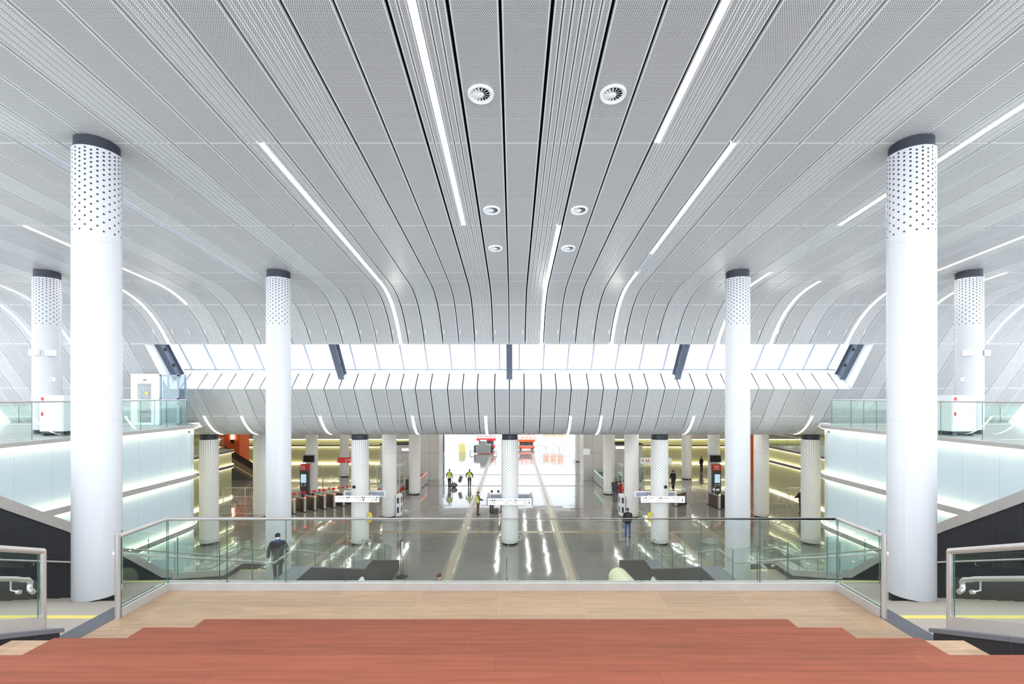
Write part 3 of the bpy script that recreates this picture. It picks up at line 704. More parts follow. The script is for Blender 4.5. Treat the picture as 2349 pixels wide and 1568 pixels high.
# ================================================================== fittings in the hall
def sign_ring(x,zb,label,sides,txt):
    t=thing('direction_sign',label,'sign',(x,28.8,zb),group='lit direction signs on the hall columns')
    W,H=1.32,.40
    def framed(nm,y,face):
        o=obj(nm,MB().box(-W,W,y-.05,y+.05,0,H),WHITE,t,bevel=.03)
        obj('light_face',MB().box(-W+.03,W-.03,y+face*.052,y+face*.056,.03,H-.03),LBOX,o)
        return o
    f=framed('front_panel',-.75,-1)
    ink=MB(); y=-.808
    for row,(z,items) in enumerate(((.27,txt[0]),(.13,txt[1]))):
        for (a,l,kind) in items:
            if kind=='i': ink.box(a,a+.085,y,y+.002,z-.02,z+.065)
            elif kind=='o': ink.prism([(a+.045+.045*math.cos(2*math.pi*k/12),z+.022+.045*math.sin(2*math.pi*k/12)) for k in range(12)],y,y+.002,'y')
            elif kind=='a': ink.prism([(a,z+.02),(a+.05,z+.06),(a+.05,z+.03),(a+.1,z+.03),(a+.1,z+.01),(a+.05,z+.01),(a+.05,z-.02)],y,y+.002,'y')
            else:
                q=a
                while q<a+l-.02:
                    wd=.018+.012*((int(q*977))%3); ink.box(q,q+wd,y,y+.002,z+.005,z+.032); q+=wd+.012
    obj('print',ink,INK,f)
    r=framed('rear_panel',.75,1)
    obj('back_tray',MB().box(-W+.12,W-.12,.68,.70,.08,H-.08),MULL,r)
    for s in(-1,1):
        if sides:
            o=obj('side_panel',MB().box(s*(W+.02)-.05,s*(W+.02)+.05,-.80,.80,-.01,H+.03),MULL,t,bevel=.02)
            obj('light_face',MB().box(*sorted((s*(W+.075),s*(W+.079))),-.7,.7,.03,H-.03),LBOX,o)
        obj('arm',MB().box(s*.45-.03,s*.45+.03,-.72,-.2,.12,.2).box(s*.45-.03,s*.45+.03,.2,.72,.12,.2),WHITE,t)
T1=([(-1.1,.42,'t'),(-.62,0,'i'),(-.50,0,'o'),(-.2,.42,'t'),(.28,0,'i'),(.40,0,'o'),(.62,.5,'t'),(1.16,0,'i')],[(-.66,.12,'t'),(.10,.2,'t'),(.34,0,'i'),(.8,.26,'t'),(1.1,0,'o')])
T2=([(-1.2,0,'a'),(-1.08,0,'o'),(-.95,0,'i'),(-.82,.5,'t'),(-.16,.36,'t'),(.3,0,'o'),(.42,0,'a'),(.58,.46,'t'),(1.1,0,'a')],[(-1.1,.3,'t'),(-.3,.24,'t'),(.2,.24,'t'),(.8,.26,'t'),(1.12,0,'o')])
T3=([(-1.2,0,'a'),(-1.06,0,'o'),(-.9,.36,'t'),(-.3,0,'a'),(-.18,0,'o'),(-.02,.36,'t'),(.55,.5,'t'),(1.12,0,'a')],[(-1.15,.28,'t'),(-.3,.24,'t'),(.7,.3,'t'),(1.1,0,'o')])
sign_ring(0,2.48,'white lit sign ring with grey end panels around the central column',True,T2)
sign_ring(-9.09,2.65,'white lit direction sign on the hall column left of the central column',False,T1)
sign_ring(9.12,2.62,'white lit direction sign on the hall column right of the central column',False,T3)
for s,nm in((-1,'left'),(1,'right')):
    # yellow call point on the sign column
    t=thing('call_point','yellow curved call point on the %s sign column'%nm,'call point',(s*8.60,28.62,1.3),group='yellow call points')
    arc=[(.0,0),(.16,.05),(.20,.2),(.20,.42),(.12,.58),(0,.62),(0,.52),(.08,.46),(.11,.38),(.11,.22),(.08,.12),(0,.1)]
    obj('hood',MB().prism([(-s*a,b) for a,b in arc],-.11,.11,'y'),mat('call_yellow',(236,212,30),.4),t)
    obj('keypad',MB().box(*sorted((0,-s*.06)),-.07,.07,.2,.42),WHITE,t)
    o=obj('dome_camera',MB().sphere(0,0,0,.10,.10,.10),BLACK,None,True,loc=(s*9.36,28.26,3.52)); tag(o,'black dome camera on the %s sign column above the sign'%nm,'camera','dome cameras')
    # cabinet on the side of the next column
    t=thing('side_cabinet','narrow white cabinet with dark openings fixed to the %s column behind the sign column'%nm,'cabinet',(s*8.30,35.1,.1),group='column side cabinets')
    obj('body',MB().box(-.17,.17,-.35,.35,0,1.55),PANELG,t,bevel=.01)
    for z in(.25,.95): obj('window',MB().box(*sorted((-s*.172,-s*.176)),-.2,.2,z,z+.42).box(-.08,.08,-.356,-.351,z,z+.42),DARKG,t)
    # glass booth
    t=thing('glass_booth','grey framed glass booth with a red wavy line beside the %s exit turnstiles'%nm,'booth',(s*10.95,43.0,0),group='glass booths')
    obj('lower_panel',MB().box(-1.0,1.0,-.9,.9,0,.95),GREYP,t)
    wv=[(x/20*1.9-.95, .5+.22*math.sin(x*.95)) for x in range(21)]
    obj('red_wave',MB().tube([(x,-.92,z) for x,z in wv],.035,6).tube([(-s*1.02,x*.9,z) for x,z in wv],.035,6),REDS,t)
    fr=MB()
    for x in(-1,0,1):
        for y in(-.9,.9): fr.box(x-.04,x+.04,y-.04,y+.04,.95,2.7)
    fr.box(-1.05,1.05,-.95,.95,2.62,2.72); obj('frame',fr,STEELD,t)
    for y in(-.9,.9): obj('glass_pane',MB().box(-.96,.96,y-.01,y+.01,.97,2.62),GLASS,t)
    for x in(-1,1): obj('glass_pane',MB().box(x-.01,x+.01,-.86,.86,.97,2.62),GLASS,t)
    # ticket machine and monitor
    xk=-18.52 if s<0 else 18.45
    t=thing('ticket_machine','dark ticket machine with red header and bright screen by the %s turnstiles'%nm,'ticket machine',(xk,42.3,0),group='ticket machines')
    obj('body',MB().box(-.34,.34,-.24,.24,0,2.32),DARKG,t,bevel=.02); h=obj('header',MB().box(-.36,.36,-.26,.26,2.32,2.84),REDS,t,bevel=.01)
    tx=MB()
    for r in range(4): tx.box(-.2,.12+.05*(r%2),-.264,-.262,2.72-.1*r,2.75-.1*r)
    tx.box(-.29,-.24,-.264,-.262,2.62,2.76).box(-.30,-.23,-.264,-.262,2.42,2.5); obj('print',tx,WTXT,h)
    obj('screen',MB().box(-.24,.24,-.252,-.246,1.22,1.98),SCREEN,t); kp=MB()
    for x in(-.16,.14): kp.box(x-.05,x+.05,-.252,-.246,1.04,1.12)
    kp.box(-.26,-.02,-.252,-.246,.92,.95).box(.04,.26,-.252,-.246,.93,.96); obj('keypad',kp,WHITE,t)
    xm=PX(706,42.3) if s<0 else PX(1643.5,42.3)
    t=thing('monitor','switched-off black monitor in a grey frame above the %s ticket machine'%nm,'monitor',(xm,42.55,2.94),group='monitors')
    obj('casing',MB().box(-.56,.56,-.06,.06,0,.74),MULL,t,bevel=.01); obj('screen',MB().box(-.48,.48,-.066,-.061,.08,.66),SCROFF,t)
    obj('arm',MB().tube([(0,.06,.37),(.1*s,.4,.37)],.04,8),STEELD,t)
# hanging signs
def hang_sign(x,Y,z,wd,h,rz,m,label,prt,logo=True):
    t=thing('hanging_sign',label,'sign',(x,Y,z),rz)
    obj('panel',MB().box(-wd/2,wd/2,-.06,.06,0,h),m,t,bevel=.01); obj('rod',MB().cyl(-wd/3,0,h,6.6-z,.015,8).cyl(wd/3,0,h,6.6-z,.015,8),STEELD,t)
    p=MB(); q=-.2*wd
    if logo: p.tube([(q+.10*math.cos(2*math.pi*k/14),-.066,h/2+.10*math.sin(2*math.pi*k/14)) for k in range(14)],.015,5,closed=True)
    for r in range(2):
        a=q+.2
        for k in range(5 if r==0 else 3): p.box(a,a+.09,-.066,-.062,h*(.58-.24*r),h*(.70-.24*r)); a+=.12
    obj('print',p,prt,t); return t
hang_sign(-13.5,40.2,3.28,2.5,.46,.10,REDS,'red hanging sign with white print, left of the left sign column',WTXT)
t=hang_sign(12.4,40.2,3.15,2.6,.55,-.10,mat('white_sign',(244,244,244),.4),'white hanging sign with arrow and red mark, right of the right centre column',INK,False)
pm=MB(); pm.prism([(-1.15,.2),(-1.15,.32),(-1.2,.32),(-1.12,.42),(-1.04,.32),(-1.09,.32),(-1.09,.2)],-.066,-.062,'y'); obj('arrow',pm,INK,t)
m_=MB(); z0=.18
m_.prism([(-.9,z0),(-.84,z0+.2),(-.78,z0+.2),(-.72,z0+.07),(-.66,z0+.2),(-.6,z0+.2),(-.54,z0),(-.6,z0),(-.64,z0+.12),(-.70,z0),(-.74,z0),(-.80,z0+.12),(-.84,z0)],-.066,-.062,'y'); obj('metro_mark',m_,REDS,t)
for x,z,lab in((-11.2,3.08,'small white lit sign on the grey wall block left of the far opening'),(11.6,3.3,'small white lit sign on the grey wall block right of the far opening')):
    t=thing('wall_sign',lab,'sign',(x,50.2,z)); obj('panel',MB().box(-.5,.5,-.06,.0,0,.34),WHITE,t,bevel=.01); obj('light_face',MB().box(-.45,.45,-.068,-.062,.04,.30),LBOX,t)
t=thing('hanging_sign','small white sign hanging on two rods at the right grey wall block','sign',(PX(1346,47),47,3.1),-.5); obj('panel',MB().box(-.35,.35,-.04,.04,0,.6),WHITE,t); obj('rod',MB().cyl(-.2,0,.6,3.48,.03,8).cyl(.2,0,.6,3.48,.03,8),STEELD,t)

# turnstiles
def turnstile(lampm,paddle):
    t=thing('turnstile','turnstile','turnstile')
    obj('end_post',MB().prism([(.10*math.cos(math.pi*k/10+math.pi),.0+.10*math.sin(math.pi*k/10+math.pi)) for k in range(11)]+[(.10,.08),(-.10,.08)],.05,1.10,'z'),STEEL,t)
    obj('body',MB().box(-.075,.075,.08,1.5,.05,.98),BRONZE,t); obj('top_plate',MB().box(-.09,.09,.06,1.52,.98,1.03),STEEL,t)
    obj('rear_post',MB().cyl(0,1.52,.05,1.05,.09,14),STEEL,t); obj('plinth',MB().box(-.11,.11,-.1,1.6,0,.05),BLACK,t)
    obj('lamp',MB().cyl(0,-.03,1.10,1.16,.085,14),lampm,t)
    f=obj('flap',MB().prism([(.09,.35),(.36,.45),(.36,1.25),(.09,1.45)],.70,.712,'y'),GLASS,t)
    if paddle:
        obj('sign_plate',MB().box(.14,.42,.69,.70,1.30,1.46),REDS if paddle=='r' else WHITE,f); obj('round_plate',MB().tube([(-.06,.69,1.42),(-.06,.70,1.42)],.11,12),REDS if paddle=='r' else WHITE,f)
        obj('stem',MB().cyl(0,.7,1.03,1.62,.02,8),STEEL,f)
    return t
protoR=turnstile(REDL,'r'); protoE=turnstile(REDL,None); protoG=turnstile(GRNL,None); protoW=turnstile(emat('amber_lamp',(1,.75,.5),.5),'w')
used=set()
def place(p,x,y,rz,lab,grp):
    o=p if id(p) not in used else copy_tree(p); used.add(id(p)); o.location=(x,y,0); o.rotation_euler=(0,0,rz); tag(o,lab,'turnstile',grp)
ordn=['first','second','third','fourth','fifth','sixth','seventh','eighth']
for k in range(8):
    place(protoR,-16.46+.57*k,35.9+.5*k,math.radians(49.5),'%s turnstile with red plates counted from the slimmer left column along the slanted row'%ordn[k],'turnstiles with red plates')
for k in range(4): place(protoE,-8.68,45.3+.9*k,math.radians(90),'%s steel exit turnstile with red lamp, counting away from the left glass booth'%ordn[k],'left exit turnstiles')
for k in range(6): place(protoG,8.8,44.4+.98*k,math.radians(-90),'%s steel exit turnstile with green lamp, counting away from the right glass booth'%ordn[k],'right exit turnstiles')
place(protoW,13.45,38.3,math.radians(-49),'turnstile with white plates just right of the right sign column','turnstiles with white plates')
place(protoW,16.6,37.4,math.radians(8),'turnstile with white plates right of the wavy barrier, below the right ticket machine','turnstiles with white plates')
place(protoW,17.5,37.0,math.radians(12),'turnstile with white plates half hidden by the slimmer right stair column','turnstiles with white plates')

# crowd barriers and fences
def barrier(x0,x1,Y,h,label,wavy=True,rz=0,grp='crowd barriers'):
    wd=x1-x0; t=thing('crowd_barrier',label,'barrier',((x0+x1)/2,Y,0),rz,group=grp)
    a=wd/2; fr=[(-a,0,.18),(-a,0,h-.1),(-a+.1,0,h),(a-.1,0,h),(a,0,h-.1),(a,0,.18)]
    obj('frame',MB().tube(fr,.028,8,closed=True),STEEL,t,True)
    b=MB(); n=int(wd/.14)
    for k in range(1,n):
        x=-a+wd*k/n
        if wavy: b.tube([(x+.07*math.sin(z*5.5+k*.5),0,.18+z*(h-.24)) for z in [q/8 for q in range(9)]],.011,5)
        else: b.cyl(x,0,.18,h-.03,.012,6)
    if wavy: b.prism([(-.07,h*.5),(0,h*.62),(.07,h*.5),(0,h*.38)],-.01,.01,'y')
    obj('bars',b,STEEL,t,True)
    for s in(-1,1): obj('foot',MB().tube([(s*a*.7,-.35,.02),(s*a*.7,-.05,.14),(s*a*.7,0,.2),(s*a*.7,.05,.14),(s*a*.7,.35,.02)],.018,6),STEEL,t)
    return t
barrier(-21.95,-19.3,35.3,1.42,'wavy steel crowd barrier between the two left hall columns')
barrier(14.75,16.3,39.1,1.42,'wavy steel crowd barrier between two turnstiles, left of the right ticket machine')
barrier(21.0,22.7,38.4,1.42,'wavy steel crowd barrier under the second glowing wall on the right')
barrier(22.75,24.3,38.6,1.45,'straight-barred steel barrier behind the person at the far right',False)
barrier(7.75,9.5,49.85,1.3,'steel crowd barrier behind the right exit turnstiles',True)
for i,(a,b,l) in enumerate(((3.1,5.2,'first wavy barrier right of the orange lift at the far opening'),(5.25,7.2,'middle wavy barrier at the far opening, between two others'),(7.25,9.0,'wavy barrier beside the farthest right column'))): barrier(a,b,71.5,1.35,l,True,0,'far barriers')
barrier(-9.0,-6.0,71.5,1.35,'straight-barred barrier in front of the yellow arch at the far opening',False,0,'far barriers'); barrier(-2.7,-1.0,71.5,1.35,'straight-barred barrier just right of the grey scanner',False,0,'far barriers'); barrier(.9,3.0,71.6,1.35,'straight-barred barrier in front of the orange lift',False,0,'far barriers')
def fence(x0,x1,Y,h,label):
    t=thing('fence',label,'fence',(x0,Y,0),group='tall steel fences'); L=x1-x0
    obj('rail',MB().box(0,L,-.025,.025,h-.06,h).box(0,L,-.02,.02,.12,.16),STEELD,t)
    b=MB()
    for k in range(int(L/.16)): b.cyl(.08+k*.16,0,.12,h-.05,.013,6)
    obj('bars',b,STEEL,t)
    for k in range(int(L/1.8)+1): obj('post',MB().box(k*1.8-.03,k*1.8+.03,-.03,.03,0,h),STEELD,t)
fence(-24.4,-17.6,47.5,1.75,'tall steel bar fence behind the slanted row of red turnstiles'); fence(-17.0,-11.5,50.5,1.75,'tall steel bar fence between the far column and the left grey wall block')
fence(-23.5,-19.4,38.5,1.5,'steel bar fence behind the wavy barrier on the left'); fence(11.4,18.0,50.0,1.75,'tall steel bar fence behind the woman in the black coat'); 

# escalators at the foot of the platform (upper ends)
for s,nm in((-1,'left'),(1,'right')):
    t=thing('escalator','escalator with %s beside the %s dark parapet'%('a white rounded end' if s<0 else 'a cream ribbed cover',nm),'escalator',(s*4.75,14,0),group='escalators below the platform')
    obj('truss',MB().box(-.75,.75,-2.5,3.2,0,1.5),DARKG,t)
    for k,x in enumerate((s*.52,-s*.52)):
        if k==1 and s<0: continue
        ye=2.85 if k==0 else 1.6
        pr=[(-2.5,1.5),(ye,1.5)]+[(ye+.5*math.cos(a),2.0+.5*math.sin(a)) for a in [math.pi*(q/10-.5) for q in range(11)]]+[(-2.5,2.5)]
        o=obj('balustrade',MB().prism(pr,x-.02,x+.02),WHITE,t)
        rl=[(x,-2.5,2.55),(x,ye,2.55)]+[(x,ye+.55*math.cos(a),2.0+.55*math.sin(a)) for a in [math.pi*(.5-q/10) for q in range(1,11)]]
        obj('handrail',MB().tube(rl,.04,8),BLACK,o,True)
    if s>0:
        cv=MB(); r=.36; n=20; V=[]
        for (y,zt) in((2.2,2.28),(4.1,2.04)):
            for k in range(n+1):
                a=math.pi*k/n; V.append((-.52+r*math.cos(a)*(1+(.02 if k%2 else 0)),y,zt+r*math.sin(a)*(1+(.02 if k%2 else 0))))
            V+= [(-.52-r,y,zt-.75),(-.52+r,y,zt-.75)]
        m_=n+3
        cv.add(V,[tuple(range(m_)),tuple(reversed(range(m_,2*m_)))]+[(k,(k+1)%m_,(k+1)%m_+m_,k+m_) for k in range(m_)])
        o=obj('newel_cover',cv,mat('cream_plastic',(222,222,186),.45),t); o['label']='cream ribbed plastic cover'
        obj('end_trim',MB().tube([(-.52+(r+.01)*math.cos(math.pi*k/16),2.2,2.28+(r+.01)*math.sin(math.pi*k/16)) for k in range(17)],.014,6),STEELD,t)
        obj('cover_support',MB().box(-.86,-.18,3.2,4.05,0,1.5),DARKG,t)
# sign stands
def stand(x,Y,rz,label):
    t=thing('sign_stand',label,'sign stand',(x,Y,0),rz,group='thin black sign stands')
    obj('base',MB().lathe([(0,0),(.29,0),(.29,.02),(.05,.045),(0,.05)],28),BLACK,t,True)
    obj('pole',MB().cyl(-.07,0,.03,1.75,.015,8).cyl(.07,0,.03,1.75,.015,8),BLACK,t); 
    obj('panel',MB().box(-.085,.085,-.012,.012,.95,1.84),DARKG,t,bevel=.005); obj('notice',MB().box(-.06,.06,-.018,-.013,1.0,1.76),WHITE,t)
stand(-5.33,23.4,math.radians(62),'thin black sign stand with round base at the end of the left dark parapet')
stand(-.08,20.8,math.radians(88),'thin sign stand seen edge-on near the middle of the front glass')

# mezzanine fittings
for s,nm in((-1,'left'),(1,'right')):
    t=thing('fire_cabinet','white cabinet with red fire symbols on dark feet beside the %s mezzanine column'%nm,'cabinet',(s*17.08,17.95,7.5),group='white fire cabinets')
    obj('body',MB().box(-.45,.45,-.32,.32,.16,1.52),PANELG,t,bevel=.01); obj('door',MB().box(-.42,.42,-.335,-.325,.2,.92),PANELG,t); obj('door',MB().box(-.42,.42,-.335,-.325,.96,1.48),PANELG,t)
    obj('feet',MB().box(-.42,-.32,-.28,.28,0,.16).box(.3,.42,-.28,.28,0,.16).box(-.42,.42,-.3,-.2,.08,.16),CAPM,t)
    obj('fire_symbol',MB().box(-.38,-.28,-.341,-.336,1.32,1.44).box(-.38,-.30,-.341,-.336,.74,.88),REDS,t); obj('lock',MB().tube([(.32,-.35,1.36),(.32,-.33,1.36)],.03,10).tube([(.32,-.35,.8),(.32,-.33,.8)],.03,10),STEEL,t)
    for px,py,lab in(((83,808,'outer'),(135,808,'inner')) if s<0 else ((2262,808,'outer'),(2206,808,'inner'))):
        x=PX(px,18.55); a=math.atan2(-.5,x-s*18.4) if abs(x-s*18.4)>.3 else -math.pi/2
        t=thing('speaker','small white wall speaker on the %s mezzanine column, %s side'%(nm,'outer' if lab=='outer' else 'stair'),'speaker',(s*18.4+.44*math.cos(a),18.8+.44*math.sin(a),PZ(816,18.4)),a+math.pi/2,group='white column speakers')
        obj('casing',MB().box(-.16,.16,-.16,0,0,.24),WHITE,t,bevel=.02); obj('grille',MB().box(-.14,.14,-.168,-.161,.02,.22),PANELG,t)
    t=thing('call_box','small white box with a red mark low on the %s mezzanine column'%nm,'call box',(s*17.99,18.62,PZ(874,18.5)),0,group='white call boxes'); obj('casing',MB().box(-.1,.1,-.08,.0,0,.15),WHITE,t,bevel=.01); obj('mark',MB().box(-.02,.02,-.085,-.081,.05,.1),REDS,t)
    for x,y,l in((s*15.62,22.6,'at the rounded end'),(s*15.62,13.9,'near the stairs')):
        t=thing('security_camera','small white camera under the top edge of the %s glowing wall, %s'%(nm,l),'camera',(x,y,7.2),0,group='wall cameras')
        obj('housing',MB().box(*sorted((0,-s*.26)),-.06,.06,0,.12),WHITE,t,bevel=.01); obj('lens',MB().box(*sorted((-s*.26,-s*.275)),-.045,.045,.02,.1),BLACK,t)
# glass lift on the left
t=thing('glass_lift','white framed glass lift with a yellow disc on its door at the left mezzanine','lift',(-18.7,24.2,7.5))
fr=MB(); fr.box(-.75,-.42,0,.25,0,2.62).box(.30,.72,0,.25,0,2.62).box(-.42,.30,0,.25,2.12,2.62).box(-.42,.30,0,.25,0,.12); obj('portal',fr,WHITE,t)
d=obj('door',MB().box(-.41,.29,.09,.13,.13,2.11),PANE,t); obj('disc',MB().tube([(.02,.05,1.62),(.02,.06,1.62)],.085,20),mat('yellow_disc',(250,208,60),.5),d); obj('handle',MB().tube([(.24,.04,.9),(.24,.04,1.3)],.012,8),STEEL,d)
fr=MB()
for x in(.72,1.62): fr.box(x,x+.07,0,.07,0,2.6).box(x,x+.07,.55,.62,0,2.6)
for z in(0,1.05,1.3,2.5): fr.box(.72,1.69,0,.07,z,z+.07)
obj('shaft_frame',fr,MULL,t); obj('shaft_glass',MB().box(.79,1.62,.03,.045,.07,2.5).box(1.65,1.665,.07,.55,.07,2.5),glass('lift_glass',(.80,.88,.92),1.4),t)
obj('car',MB().box(.85,1.55,.2,.5,0,.95),mat('lift_car',(110,132,144),.4),t); obj('indicator',MB().box(-.12,.06,-.006,-.001,2.28,2.33),INK,t)

# escalator in the left back of the hall
t=thing('escalator','dark escalator rising in front of the orange wall at the far left','escalator',(-27.2,50.5,0))
for y in(0,1.4):
    pl=[(.6,0),(.6,.95),(-.4,.95),(-4.6,3.45),(-4.6,2.4),(-.6,0)]
    obj('balustrade',MB().prism(pl,y-.04,y+.04,'y'),BRONZE,t); obj('handrail',MB().tube([(.65,y,.5),(.65,y,.98),(-.4,y,1.0),(-4.6,y,3.5)],.05,8),BLACK,t); obj('skirt_light',MB().tube([(.5,y-.06,.32),(-.5,y-.06,.36),(-4.6,y-.06,2.75)],.03,6),STEEL,t)
st=MB()
for k in range(12): st.box(-.5-.34*(k+1),-.5-.34*k,.05,1.35,0,.2*k+.1)
obj('steps',st,DARKG,t)

# far opening: lifts, scanner, arch
def scissor(x,Y,wd,m,label,z1):
    t=thing('scissor_lift',label,'lift',(x,Y,0)); a=wd/2
    obj('chassis',MB().box(-a,a,-.6,.6,.2,.75),m,t,bevel=.03); 
    for sx in(-1,1):
        for sy in(-1,1): obj('wheel',MB().tube([(sx*a*.7,sy*.66,.22),(sx*a*.7,sy*.5,.22)],.22,14),BLACK,t)
    sm=MB()
    for k in range(3):
        za=.75+(z1-.75)*k/3; zb=.75+(z1-.75)*(k+1)/3
        for y in(-.45,.45): sm.tube([(-a*.85,y,za),(a*.85,y,zb)],.06,6).tube([(a*.85,y,za),(-a*.85,y,zb)],.06,6)
    obj('scissor_arms',sm,DARKG,t)
    obj('platform',MB().box(-a-.1,a+.1,-.6,.6,z1,z1+.35),m,t)
    g=MB()
    for z in(z1+.7,z1+1.1): g.tube([(-a-.1,-.58,z),(a+.1,-.58,z),(a+.1,.58,z),(-a-.1,.58,z)],.035,6,closed=True)
    for k in range(5): g.cyl(-a-.1+(wd+.2)*k/4,-.58,z1+.3,z1+1.1,.03,6)
    obj('guard_rail',g,m,t)
scissor(-4.3,79,3.0,mat('lift_red',(222,44,48),.45),'red scissor lift standing behind the grey scanner at the far opening',1.5)
scissor(2.4,78.5,2.7,mat('lift_orange',(232,92,34),.45),'orange scissor lift just right of the central column at the far opening',1.35)
t=thing('baggage_scanner','grey baggage scanner behind the floor at the far opening, left of the central column','scanner',(-4.4,73,0))
g2=mat('scanner_grey',(150,150,150),.45); obj('tunnel',MB().box(-1.2,1.2,-.5,.5,.15,1.45),g2,t,bevel=.03); obj('tower',MB().box(-.45,.45,-.55,.55,.1,2.0),g2,t,bevel=.02); obj('cap',MB().box(-.47,.47,-.57,.57,2.0,2.1),WHITE,t)
for s in(-1,1): obj('mouth',MB().box(*sorted((s*1.2,s*1.42)),-.45,.45,.15,1.3),BLACK,t); obj('roller_table',MB().box(*sorted((s*1.42,s*2.1)),-.4,.4,.45,.55).box(*sorted((s*2.0,s*2.08)),-.38,.38,0,.45),STEELD,t)
t=thing('yellow_arch','pale yellow arched booth behind the barrier at the far opening','booth',(-7.9,75,0))
pr=[(-.5,0),(.5,0),(.5,1.0)]+[(.5*math.cos(math.pi*k/10),1.0+.5*math.sin(math.pi*k/10)) for k in range(11)]+[(-.5,1.0)]
obj('shell',MB().prism(pr,-.4,.4,'y'),mat('pale_yellow',(236,222,128),.5),t); obj('rib',MB().tube([(.51*math.cos(math.pi*k/12),-.41,1.0+.51*math.sin(math.pi*k/12)) for k in range(13)],.03,6),WHITE,t)
t=thing('hoarding','white hoarding with orange squares at the far right of the bright opening','hoarding',(7.4,85,0)); obj('board',MB().box(-2.2,2.2,0,.1,0,4.6),WHITE,t)
oq=mat('pale_orange',(244,176,140),.6)
for x in(-1.8,-.5,.8): obj('orange_square',MB().box(x,x+1.1,-.012,-.002,1.6,3.2),oq,t)

# ================================================================== people
def skinmesh(name,V,E,mat_,parent,sub=1,root=0):
    me=bpy.data.meshes.new(name+'_tmp'); bm=bmesh.new(); ly=bm.verts.layers.skin.verify()
    vs_=[]
    for i,(p,r) in enumerate(V):
        v=bm.verts.new(p); rr=r if isinstance(r,tuple) else (r,r); v[ly].radius=rr; v[ly].use_root=(i==root); vs_.append(v)
    for a,b in E: bm.edges.new((vs_[a],vs_[b]))
    bm.to_mesh(me); bm.free()
    o=bpy.data.objects.new(name+'_tmp',me); C.objects.link(o)
    m=o.modifiers.new('s','SKIN'); m.use_smooth_shade=True; m.branch_smoothing=.3
    m2=o.modifiers.new('u','SUBSURF'); m2.levels=sub; m2.render_levels=sub
    dg=bpy.context.evaluated_depsgraph_get(); me2=bpy.data.meshes.new_from_object(o.evaluated_get(dg)); me2.name=name
    bpy.data.objects.remove(o); bpy.data.meshes.remove(me)
    me2.materials.clear(); me2.materials.append(mat_)
    me2.polygons.foreach_set('use_smooth',[True]*len(me2.polygons))
    q=bpy.data.objects.new(name,me2); C.objects.link(q); q.parent=parent; return q
